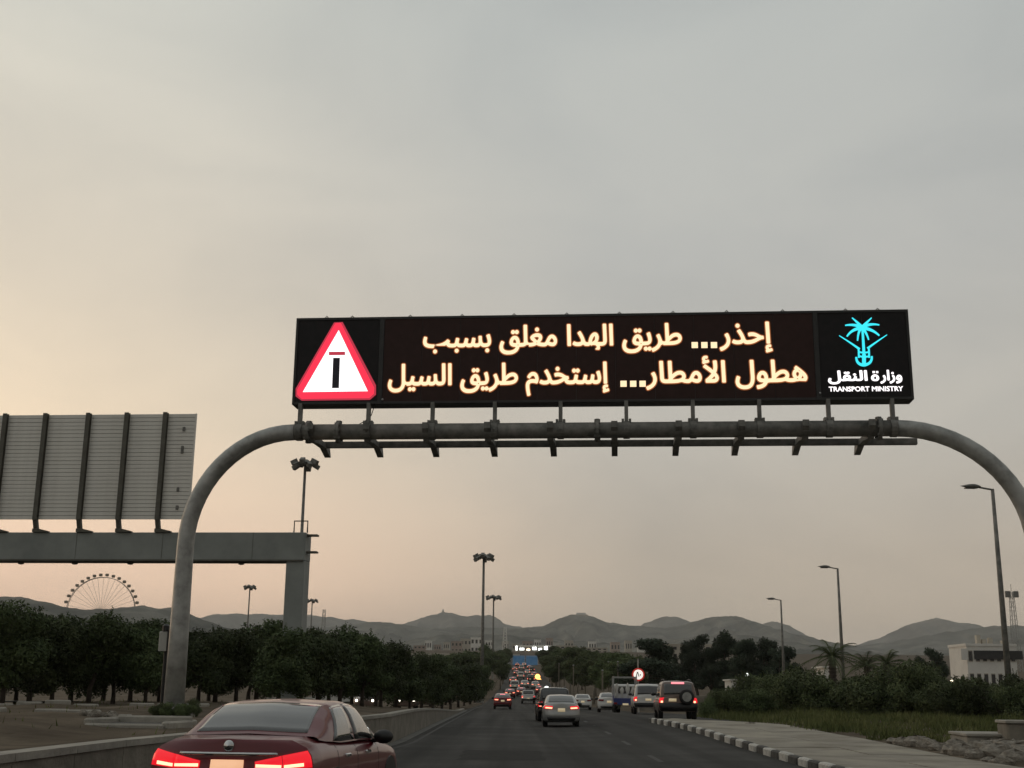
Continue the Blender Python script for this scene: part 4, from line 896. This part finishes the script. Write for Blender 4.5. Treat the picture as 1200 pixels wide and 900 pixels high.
# round speed sign
sp_ = P(748, 790.5, 106); t = thing('speed_limit_sign', 'round lit white speed sign with a red ring on a thin post', 'road sign', (sp_.x, 106, G(sp_.x, 106))); zz = sp_.z - t.location.z
MB().tube([(0, .06, -.3), (0, .06, zz + 1.3)], .05, 8).build('post', M['galv'], t)
MB().lathe([(.40, -.02), (.53, -.02), (.53, .03), (.2, .03)], 24, 'y', (0, 0, zz)).build('ring', M['sign_red'], t)
MB().lathe([(.2, -.03), (.402, -.03), (.402, .01), (.2, .01)], 24, 'y', (0, 0, zz)).build('face', M['sign_white'], t)
for poly in ([(-.22, -.18), (-.15, -.18), (-.065, .12), (-.065, .22), (-.11, .22)], [(.09, -.18), (.02, -.18), (-.062, .12), (-.062, .22), (-.02, .22)], [(.17, -.10), (.24, -.03), (.17, .04), (.10, -.03)]):
    MB().prism(poly, -.034, -.040, lambda a, b, d: (a, d, zz + b)).build('lettering', M['sign_black'], t, fix=True)
for k, (px, D, pyt) in enumerate(((706, 120, 786), (713, 150, 776), (724, 128, 776), (672, 160, 780), (655, 230, 778))):
    p = P(px, pyt, D); t = thing('bare_post', ['thin pale post just behind the pale sedan', 'thin pale post behind the blue truck, the shorter of two', 'thin pale post directly over the blue truck cab', 'thin pale post behind the white sedan', 'thin pale post above the black jeep roof'][k], 'post', (p.x, D, G(p.x, D)), 0, 'thin posts by the trees')
    MB().tube([(0, 0, -.2), (0, 0, p.z - G(p.x, D))], .07, 6).build('pole', M['bark_pale'], t); MB().lathe([(.1, 0), (.12, .05), (.05, .1)], 8, 'z', (0, 0, p.z - G(p.x, D))).build('cap', M['galv'], t)

# ------------------------------------------------------------------ vehicles
def car_proto(name, spec, paint, lit=True, head=False):
    t = thing(name, 'car', 'car')
    L_, hw = spec['L'], spec['W'] / 2; o0 = -L_ / 2           # rear at -L/2, +Y is forward
    B = spec['body']; GHS = spec['gh']
    def itp(tab, y):
        if y <= tab[0][0]: return tab[0][1:]
        for a, b in zip(tab, tab[1:]):
            if y <= b[0]:
                k = (y - a[0]) / (b[0] - a[0]); return tuple(p + (q - p) * k for p, q in zip(a[1:], b[1:]))
        return tab[-1][1:]
    def bsec(y):
        w, zb, zs, zt = itp(B, y)
        return [(0, zb), (.86 * w, zb), (.975 * w, zb + .08), (w, zb + .5 * (zs - zb)), (.992 * w, zs - .12), (.965 * w, zs - .03), (.90 * w, zs + .35 * (zt - zs)), (.72 * w, zt - .012), (0, zt)]
    def gsec(y):
        wb, zb, wr, zr = itp(GHS, y); l = lambda a, b, k: a + (b - a) * k
        return [(wb, zb), (l(wb, wr, .22) + .012, l(zb, zr, .30)), (l(wb, wr, .52) + .016, l(zb, zr, .62)), (l(wb, wr, .86) + .01, l(zb, zr, .88)), (wr * .94, l(zb, zr, .965)), (wr * .78, zr), (0, zr + .02)]
    def sec_at(sec, v):
        n = len(sec) - 1; v = min(n - 1e-6, max(0, v)); i = int(v); k = v - i; return (sec[i][0] + (sec[i + 1][0] - sec[i][0]) * k, sec[i][1] + (sec[i + 1][1] - sec[i][1]) * k)
    yb0 = B[0][0]
    body = MB()
    ys_ = sorted(set([b[0] for b in B] + [B[0][0] + (B[-1][0] - B[0][0]) * i / 30 for i in range(31)]))
    def loft(mb, secs, ys):
        n = len(secs[0]); ring = []
        for s_, y in zip(secs, ys): ring += [(x, y + o0, z) for x, z in s_] + [(-x, y + o0, z) for x, z in s_[-2::-1]]
        m = 2 * n - 1
        mb.add(ring, [(i * m + j, i * m + j + 1, (i + 1) * m + j + 1, (i + 1) * m + j) for i in range(len(ys) - 1) for j in range(m - 1)])
    loft(body, [bsec(y) for y in ys_], ys_)
    fs = bsec(yb0)
    bul = spec.get('bulge', lambda z: .05 * sm(.80, .62, z) - .05 * sm(.55, .35, z))
    lean = spec.get('lean', .16)
    def fas(s, v, off=0.):                     # rear fascia
        x, z = sec_at(fs, v); a = abs(s)
        return (x * s, o0 + yb0 - .15 * (1 - a ** 3.2) - bul(z) * (1 - a ** 6) + lean * max(0, z - .9) * (1 - a ** 6) - off, z)
    vv = [0.02, 1, 1.5, 2, 2.5, 3, 3.5, 4, 4.5, 5, 5.5, 6, 6.5, 7, 7.6, 8]
    body.add([fas(-1 + 2 * i / 20, v) for v in vv for i in range(21)], [(r * 21 + i, r * 21 + i + 1, (r + 1) * 21 + i + 1, (r + 1) * 21 + i) for r in range(len(vv) - 1) for i in range(20)])
    fr = bsec(B[-1][0]); m_ = [(x, B[-1][0] + o0, z) for x, z in fr] + [(-x, B[-1][0] + o0, z) for x, z in fr[-2::-1]]
    body.add(m_, [tuple(range(len(m_)))])
    gy = sorted(set([g_[0] for g_ in GHS] + [GHS[0][0] + (GHS[-1][0] - GHS[0][0]) * i / 26 for i in range(27)]))
    loft(body, [gsec(y) for y in gy], gy)
    body.build('body', M[paint], t, True, True)
    # patches laid on the body
    def skin(fn, nu, nv, off, nm, m, parent=None):
        g_ = []; e = 1e-3
        for j in range(nv + 1):
            for i in range(nu + 1):
                u, v = i / nu, j / nv; p = Vector(fn(u, v)); du = Vector(fn(min(1, u + e), v)) - Vector(fn(max(0, u - e), v)); dv_ = Vector(fn(u, min(1, v + e))) - Vector(fn(u, max(0, v - e)))
                n_ = du.cross(dv_)
                if n_.length < 1e-12: n_ = Vector((0, 0, 1))
                n_.normalize(); c_ = p - Vector((0, p.y * .55, .75))
                if n_.dot(c_) < 0: n_ = -n_
                g_.append((p, n_))
        mb = MB(); w = nu + 1; nn = w * (nv + 1)
        mb.v = [tuple(p + n_ * off) for p, n_ in g_] + [tuple(p - n_ * .012) for p, n_ in g_]
        mb.f = [(j * w + i, j * w + i + 1, (j + 1) * w + i + 1, (j + 1) * w + i) for j in range(nv) for i in range(nu)]
        bd = [i for i in range(w)] + [j * w + nu for j in range(1, nv + 1)] + [nv * w + i for i in range(nu - 1, -1, -1)] + [j * w for j in range(nv - 1, 0, -1)]
        mb.f += [(bd[k], bd[(k + 1) % len(bd)], bd[(k + 1) % len(bd)] + nn, bd[k] + nn) for k in range(len(bd))]
        return mb.build(nm, M[m], parent or t, True, True)
    def gsurf(y, v, s): x, z = sec_at(gsec(y), v); return (x * s, y + o0, z)
    ry0, ry1 = spec['rear_glass']
    cw = spec.get('rear_w', 1.75)
    rgl = lambda u, v: (lambda w: gsurf(ry0 + (ry1 - ry0) * (1 - v), 6 - cw * abs(w), 1 if w >= 0 else -1))(2 * u - 1)
    skin(rgl, 12, 8, .008, 'rear_window', 'glass')
    wy0, wy1 = spec['windscreen']
    skin(lambda u, v: (lambda w: gsurf(wy0 + (wy1 - wy0) * v, 6 - 1.75 * abs(w), 1 if w >= 0 else -1))(2 * u - 1), 12, 6, .008, 'windscreen', 'glass')
    for (a0_, a1_, b0_, b1_) in spec['side_glass']:
        for s in (-1, 1): skin(lambda u, v, s=s: gsurf((a0_ + (b0_ - a0_) * v) + ((a1_ + (b1_ - a1_) * v) - (a0_ + (b0_ - a0_) * v)) * u, .12 + 3.2 * v, s), 6, 5, .008, 'side_window', 'glass')
    zmid = lambda z: next((i + (z - fs[i][1]) / (fs[i + 1][1] - fs[i][1]) for i in range(1, 8) if fs[i][1] <= z <= fs[i + 1][1]), 7.5)
    def fpatch(x0, x1, z0, z1, off, nm, m, nu=6, nv=3, parent=None, z0b=None, z1b=None):
        def fn(u, v):
            s = x0 + (x1 - x0) * u; za = z0 + ((z0b if z0b is not None else z0) - z0) * u; zb2 = z1 + ((z1b if z1b is not None else z1) - z1) * u
            return fas(s, zmid(za + (zb2 - za) * v))
        return skin(fn, nu, nv, off, nm, m, parent)
    for (x0, x1, z0, z1, z0b, z1b, strip_) in spec['lamps']:
        for s in (-1, 1):
            o = fpatch(s * x0, s * x1, z0, z1, .018, 'tail_lamp', 'lamp_red' if lit else 'lamp_dim', 8, 3, None, z0b, z1b)
            if strip_ and lit:
                xe = x1 - (.012 if x1 < .9 else .09); zi = z0 + .014; zo = z0 + (z0b - z0) * .8 + .016
                fpatch(s * (x0 + .012), s * xe, zi, zi + strip_, .030, 'light_strip', 'lamp_hot', 10, 1, o, zo, zo + strip_ * .9)
    px_, pz0, pz1 = spec['plate']
    fpatch(px_ - .20, px_ + .20, pz0, pz1, .02, 'number_plate', 'plate_lit' if spec.get('plate_glow') else 'plate', 3, 1)
    if spec.get('chrome'): fpatch(-.62, .62, spec['chrome'], spec['chrome'] + .028, .022, 'chrome_strip', 'chrome', 18, 1)
    if spec.get('badge'):
        bp0 = fas(0, zmid(spec['badge'])); MB().lathe([(.004, -.03), (.045, -.026), (.06, -.012), (.062, .03), (.03, .03)], 16, 'y', bp0).build('badge', M['chrome'], t, True)
    fpatch(-.78, .78, fs[1][1] + .02, fs[1][1] + .17, .01, 'diffuser', 'black_plastic', 12, 2)
    if spec.get('bumper'): fpatch(-.97, .97, spec['bumper'][0], spec['bumper'][1], .035, 'bumper', spec['bumper'][2], 16, 2)
    # wheels
    R_ = spec.get('wheel', .33)
    for yw in (spec['axles']):
        for s in (-1, 1):
            wl = MB().lathe([(.20, -.11), (R_ - .03, -.11), (R_, -.07), (R_, .07), (R_ - .03, .11), (.20, .11)], 18, 'x', (s * (hw - .13), yw + o0, R_)).build('wheel', M['rubber'], t, True)
            rm_ = MB().lathe([(.05, s * .115), (.215, s * .10), (.22, s * .05), (.1, s * .02)], 18, 'x', (s * (hw - .13), yw + o0, R_))
            rm_.build('rim', M['rim'], wl)
            a_ = MB(); n_ = 14
            pts = [(math.cos(math.pi * i / n_) * (R_ + .09), math.sin(math.pi * i / n_) * (R_ + .09)) for i in range(n_ + 1)]
            a_.prism([(yw + o0 + a, R_ + b) for a, b in pts] + [(yw + o0 - R_ - .09, fs[1][1] - .0), (yw + o0 + R_ + .09, fs[1][1])][:0], s * (hw - .06), s * (hw + .004), lambda a, b, d: (d, a, b)); a_.build('wheel_arch', M['black_plastic'], t, fix=True)
    my = spec['mirror']
    for s in (-1, 1):
        mb = MB(); mb.grid(lambda u, v: (s * (hw + .07) + .13 * math.cos(u * 2 * math.pi) * math.sin(math.pi * v), my + o0 + .09 * math.sin(u * 2 * math.pi) * math.sin(math.pi * v), spec['mz'] + .09 * math.cos(math.pi * v)), 12, 8)
        mb.bar((s * (hw - .12), my + o0 + .03, spec['mz'] - .06), (s * (hw + .05), my + o0, spec['mz'] - .04), .06, .05); mb.build('mirror', M['black_plastic'], t, True)
    for yd in spec.get('handles', ()):
        for s in (-1, 1): MB().bevbox((s * (hw - .005), yd + o0, spec['hz']), (.04, .2, .035), .01).build('door_handle', M['chrome'], t)
    for yd in spec.get('seams', ()):
        for s in (-1, 1):
            def sf(u, v, s=s, yd=yd):
                x, z = sec_at(bsec(yd), 2.2 + 3.6 * v); return (x * s, yd + o0 + .012 * (u - .5), z)
            skin(sf, 1, 8, .002, 'door_seam', 'black_plastic')
    if spec.get('high_lamp'):
        z, w = spec['high_lamp']; yr = next(y for y in [GHS[0][0] + i * .01 for i in range(300)] if itp(GHS, y)[3] >= z)
        MB().bevbox((0, yr + o0 - .04, z), (w, .06, .085), .015).build('high_brake_lamp', M['lamp_pink' if lit else 'lamp_dim'], t)
    if spec.get('spare'):
        sx, sz, r_ = spec['spare']; y_ = o0 + yb0 - .17
        wl = MB().lathe([(.1, -.0), (r_ - .04, -.02), (r_, .04), (r_, .16), (r_ - .05, .2), (.1, .2)], 22, 'y', (sx, y_ - .16, sz)).build('spare_wheel', M['rubber'], t, True)
        MB().lathe([(.03, -.03), (r_ * .62, -.012), (r_ * .66, .03), (.1, .05)], 22, 'y', (sx, y_ - .16, sz)).build('rim', M['galv'], wl)
    if spec.get('rails'):
        zr = spec['H']
        for s in (-1, 1): MB().tube([(s * hw * .68, o0 + .6, zr - .02), (s * hw * .68, o0 + .75, zr + .06), (s * hw * .68, o0 + 2.3, zr + .06), (s * hw * .68, o0 + 2.5, zr - .02)], .022, 6).build('roof_rail', M['black_plastic'], t)
    if head:
        for s in (-1, 1): MB().lathe([(.03, .0), (.09, .01), (.09, .05), (.03, .07)], 12, 'y', (s * hw * .68, L_ / 2 - .03, .68)).build('headlamp', M['head_on'], t)
    return t
SED = dict(L=4.85, W=1.84, body=[(.15, .905, .28, .94, 1.075), (.45, .918, .24, .96, 1.10), (.85, .92, .22, .965, 1.095), (1.6, .92, .20, .955, 1.06), (3.2, .92, .20, .93, 1.02), (3.7, .915, .20, .90, .99), (4.3, .90, .21, .83, .90), (4.65, .84, .24, .74, .80), (4.82, .72, .30, .62, .66)],
           gh=[(.66, .80, 1.05, .72, 1.09), (.85, .825, 1.03, .70, 1.17), (1.1, .845, 1.02, .675, 1.295), (1.4, .855, 1.0, .655, 1.405), (1.65, .86, 1.0, .645, 1.445), (2.0, .862, 1.0, .64, 1.465), (2.4, .862, 1.0, .635, 1.465), (2.75, .86, .99, .625, 1.43), (3.1, .85, .98, .63, 1.28), (3.4, .835, .97, .66, 1.12), (3.65, .80, .95, .70, 1.0)],
           rear_glass=(.74, 1.50), windscreen=(2.78, 3.58), side_glass=[(1.12, 2.0, 1.52, 2.0), (2.07, 3.22, 2.07, 2.76)],
           lamps=[(.34, .66, .768, .845, .762, .905, .036), (.667, .985, .762, .905, .79, .955, .036)], plate=(0, .70, .86), chrome=.905, badge=1.0, axles=(1.05, 3.85), mirror=3.05, mz=1.02, handles=(1.55, 2.55), hz=.86, seams=(1.15, 2.05, 3.15), high_lamp=None, H=1.47)
red = car_proto('sedan_car', dict(SED, plate_glow=True), 'car_red')
SMALL = dict(SED, L=4.4, W=1.74, lamps=[(.50, .97, .82, .95, .84, .97, .06)], chrome=None, badge=None, bulge=lambda z: .06 * sm(.74, .60, z) - .05 * sm(.5, .34, z))
def scaled(sp, k, kz=1.0):
    d = dict(sp); d['body'] = [(b[0] * k, b[1] * d['W'] / 1.84, b[2], b[3] * kz, b[4] * kz) for b in sp['body']]; d['gh'] = [(g_[0] * k, g_[1] * d['W'] / 1.84, g_[2] * kz, g_[3] * d['W'] / 1.84, g_[4] * kz) for g_ in sp['gh']]
    d['rear_glass'] = tuple(v * k for v in sp['rear_glass']); d['windscreen'] = tuple(v * k for v in sp['windscreen']); d['side_glass'] = [tuple(v * k for v in s) for s in sp['side_glass']]
    d['axles'] = tuple(v * k for v in sp['axles']); d['mirror'] = sp['mirror'] * k; d['handles'] = tuple(v * k for v in sp.get('handles', ())); d['seams'] = tuple(v * k for v in sp.get('seams', ())); return d
SM = scaled(SMALL, 4.4 / 4.85)
SUV = dict(L=4.75, W=1.88, H=1.86, wheel=.37, body=[(.15, .93, .42, 1.06, 1.12), (.5, .94, .40, 1.07, 1.12), (3.2, .94, .38, 1.06, 1.10), (3.6, .93, .38, 1.05, 1.09), (4.4, .92, .40, .98, 1.02), (4.62, .86, .45, .88, .92), (4.72, .8, .5, .8, .82)],
           gh=[(.10, .80, 1.08, .74, 1.11), (.14, .85, 1.07, .74, 1.35), (.19, .87, 1.07, .735, 1.60), (.26, .875, 1.07, .73, 1.77), (.42, .88, 1.07, .73, 1.825), (1.2, .88, 1.06, .73, 1.85), (2.3, .88, 1.06, .725, 1.84), (2.75, .875, 1.05, .715, 1.79), (3.05, .865, 1.05, .73, 1.5), (3.4, .83, 1.04, .76, 1.10)],
           rear_glass=(.115, .235), rear_w=1.8, windscreen=(2.8, 3.35), side_glass=[(.45, 1.05, .5, 1.05), (1.15, 1.95, 1.15, 1.95), (2.05, 3.05, 2.05, 2.70)],
           lamps=[(.78, .985, .80, 1.06, .80, 1.04, .10)], lean=.02, bulge=lambda z: .02 * sm(.76, .70, z), plate=(-.22, .78, .92), axles=(.95, 3.75), mirror=3.1, mz=1.22, handles=(1.25, 2.2), hz=.98, seams=(1.1, 2.0, 3.0), high_lamp=None, rails=True, bumper=(.46, .70, 'black_plastic'))
jeep = car_proto('jeep_car', dict(SUV, spare=(.40, 1.10, .36), high_lamp=(1.75, .62), plate=(-.30, .88, 1.02), bumper=(.46, .82, 'black_plastic')), 'car_grey')
wsuv = car_proto('jeep_car', dict(SUV, H=1.8, plate=(0, .82, .95)), 'car_white')
bsuv = car_proto('jeep_car', dict(SUV), 'car_black')
silver = car_proto('sedan_car', SM, 'car_silver'); hatch = car_proto('sedan_car', dict(SM, high_lamp=(1.36, .5)), 'car_red'); white = car_proto('sedan_car', SM, 'car_white', False)
onc = car_proto('sedan_car', SM, 'car_grey', False, True)
PICK = dict(SUV, L=5.2, gh=[(1.75, .80, 1.08, .74, 1.11), (1.79, .86, 1.07, .735, 1.45), (1.86, .87, 1.07, .73, 1.70), (2.0, .875, 1.07, .72, 1.77), (2.9, .875, 1.06, .715, 1.76), (3.2, .865, 1.05, .72, 1.5), (3.6, .83, 1.04, .76, 1.10)], body=[(b[0] * 1.095, *b[1:]) for b in SUV['body']], rear_glass=(1.77, 1.87), windscreen=(2.95, 3.55), side_glass=[(2.05, 2.95, 2.05, 2.85)], mirror=3.25, handles=(2.2,), seams=(1.9, 3.1), rails=False, axles=(1.0, 4.1), plate=(0, .66, .79))
pick = car_proto('pickup_truck', PICK, 'car_white')
MB().box((0, -1.55, 1.0), (1.45, 1.6, .3)).build('load_bed', M['black_plastic'], pick)
pick['category'] = 'pickup truck'
def park(pr, px, D, yaw, label, group=None, py=830):
    x = X(px, D, py); y = D + pr_len.get(pr.name, 2.3) * math.cos(yaw)
    sl_ = math.atan((H(x, y + 1.5) - H(x, y - 1.5)) / 3)
    o = place(pr, (x - math.sin(yaw) * 2.3, y, H(x, y)), yaw, label, group)
    o.rotation_euler[0] = sl_ * math.cos(yaw)
    return o
pr_len = {}
park(red, 272, 13.85, R(-7.2), 'dark red sedan with glowing tail lamps and lit plate beside the retaining wall', None, 880)
park(silver, 658, 59.5, R(-1), 'silver sedan with lit tail lamps in the middle lane ahead', None, 840)
park(jeep, 795, 61.5, R(-3), 'dark brownish jeep with spare wheel on its tailgate at the end of the footway')
park(wsuv, 760, 80, R(-3), 'white jeep with lit tail lamps just beside the dark brownish jeep')
park(bsuv, 650, 71, R(1), 'black jeep mostly hidden behind the silver sedan')
park(hatch, 589, 122, R(1), 'red car with strongly glowing brake lamps close to the median')
park(pick, 619, 172, R(0), 'white pickup truck ahead of the red car on the median side')
park(white, 683, 122, R(-2), 'white sedan with dark windows beyond the silver sedan')
park(copy_tree(white), 714, 97, R(-3), 'pale sedan beside the blue loaded truck')
park(copy_tree(white), 843, 96, R(-60), 'white sedan standing sideways behind the small rounded bush')
FG = 'cars queued on the rising road with brake lamps lit'
dist = [(597.5, 205, 0), (611, 215, 0), (603, 245, 2), (615, 262, 1), (601, 290, 0), (622, 300, 3), (610, 330, 2), (605, 370, 0), (618, 380, 1), (626, 350, 0), (603, 430, 0), (611, 450, 2), (620, 470, 0), (606, 520, 0), (614, 530, 1), (623, 420, 3), (627.5, 255, 1), (633, 225, 0)]
for kq, (px, D, k) in enumerate(sorted(dist, key=lambda q: q[1])):
    pr = (hatch, silver, wsuv, bsuv)[k]
    o = copy_tree(pr); x = X(px, D, 800)
    o.location = (x, D + 2.3, H(x, D + 2.3)); o.rotation_euler = (math.atan((H(x, D + 4) - H(x, D)) / 4), 0, R(1))
    o['label'] = ORD[kq] + ' car up the queue of lit brake lamps on the rising road'; o['group'] = FG; o['category'] = 'car'; o.name = 'queued_car'
OG = 'oncoming cars with lit headlamps beyond the median trees'
for k, (px, D) in enumerate(((430, 96), (478, 110), (496, 128), (520, 150), (542, 190))):
    o = onc if k == 0 else copy_tree(onc); x = X(px, D, 818)
    o.location = (x, D, max(G(x, D), H(x, D))); o.rotation_euler = (0, 0, math.pi + R(2)); o['label'] = ORD[(2, 1, 0, 3, 4)[k] if False else k] + ' oncoming car from the pipe arch with headlamps shining between median trunks'; o['group'] = OG; o.name = 'oncoming_car'
# blue truck with an open rack and white sacks
D = 93; x = X(733, D, 830); gt = H(x, D)
t = thing('flatbed_truck', 'blue flatbed truck with an open rack carrying white sacks', 'truck', (x, D, gt), R(-3))
MB().bevbox((0, 1.6, .78), (1.74, 3.4, .26), .03).build('bed', M['car_blue'], t)
MB().bevbox((0, -.13, .80), (1.76, .06, .46), .02).build('tailgate', M['car_blue'], t)
for s in (-1, 1): MB().bevbox((s * .86, 1.6, 1.05), (.05, 3.3, .36), .015).build('side_board', M['car_blue'], t)
cab = MB().grid(lambda u, v: (0, 0, 0), 1, 1); cab = MB(); cab.prism([(3.4, .55), (3.4, 1.95), (3.6, 2.05), (4.3, 2.02), (4.75, 1.35), (5.1, 1.15), (5.15, .55)], -.86, .86, lambda a, b, d: (d, a, b)); cab.build('cab', M['car_white'], t, fix=True)
MB().bevbox((0, 3.38, 1.62), (1.3, .04, .5), .03).build('rear_window', M['glass'], t)
for s in (-1, 1): MB().bevbox((s * .72, -.17, .66), (.24, .05, .14), .02).build('tail_lamp', M['lamp_dim'], t)
MB().bevbox((.0, -.17, .60), (.42, .03, .13), .01).build('number_plate', M['plate'], t)
for yw in (.9, 4.2):
    for s in (-1, 1):
        w = MB().lathe([(.2, -.1), (.33, -.1), (.36, -.05), (.36, .05), (.33, .1), (.2, .1)], 16, 'x', (s * .74, yw, .36)).build('wheel', M['rubber'], t, True); MB().lathe([(.05, s * .1), (.2, s * .09), (.1, s * .03)], 14, 'x', (s * .74, yw, .36)).build('rim', M['rim'], w)
rk = MB()
for s in (-1, 1):
    for yy in (0, 1.6, 3.2): rk.bar((s * .84, yy, .9), (s * .84, yy, 2.55), .06, .06)
    rk.bar((s * .84, -.05, 2.55), (s * .84, 3.25, 2.55), .06, .06); rk.bar((s * .84, 0, 1.7), (s * .84, 3.2, 1.7), .05, .05)
for yy in (0, 3.2): rk.bar((-.84, yy, 2.52), (.84, yy, 2.52), .06, .08)
rk.build('rack', M['galv'], t)
for k, (dx, dy, h) in enumerate(((-.6, .35, 1.15), (-.2, .45, .9), (.2, .3, 1.2), (.58, .4, .95))):
    o = MB(); o.grid(lambda u, v: ((.17 * math.cos(u * 6.283) * (.75 + .25 * math.sin(v * 9 + k)) * math.sin(math.pi * min(.98, max(.02, v))) ** .35), .15 * math.sin(u * 6.283) * math.sin(math.pi * min(.98, max(.02, v))) ** .35, v * h), 10, 9)
    o = o.build('sack', M['sack'], None, True); o.location = (x + dx, D + dy, gt + .915)
    tag(o, ORD[k] + ' white sack from the driver side in the bed of the blue truck', 'sack', 'white sacks in the blue truck')
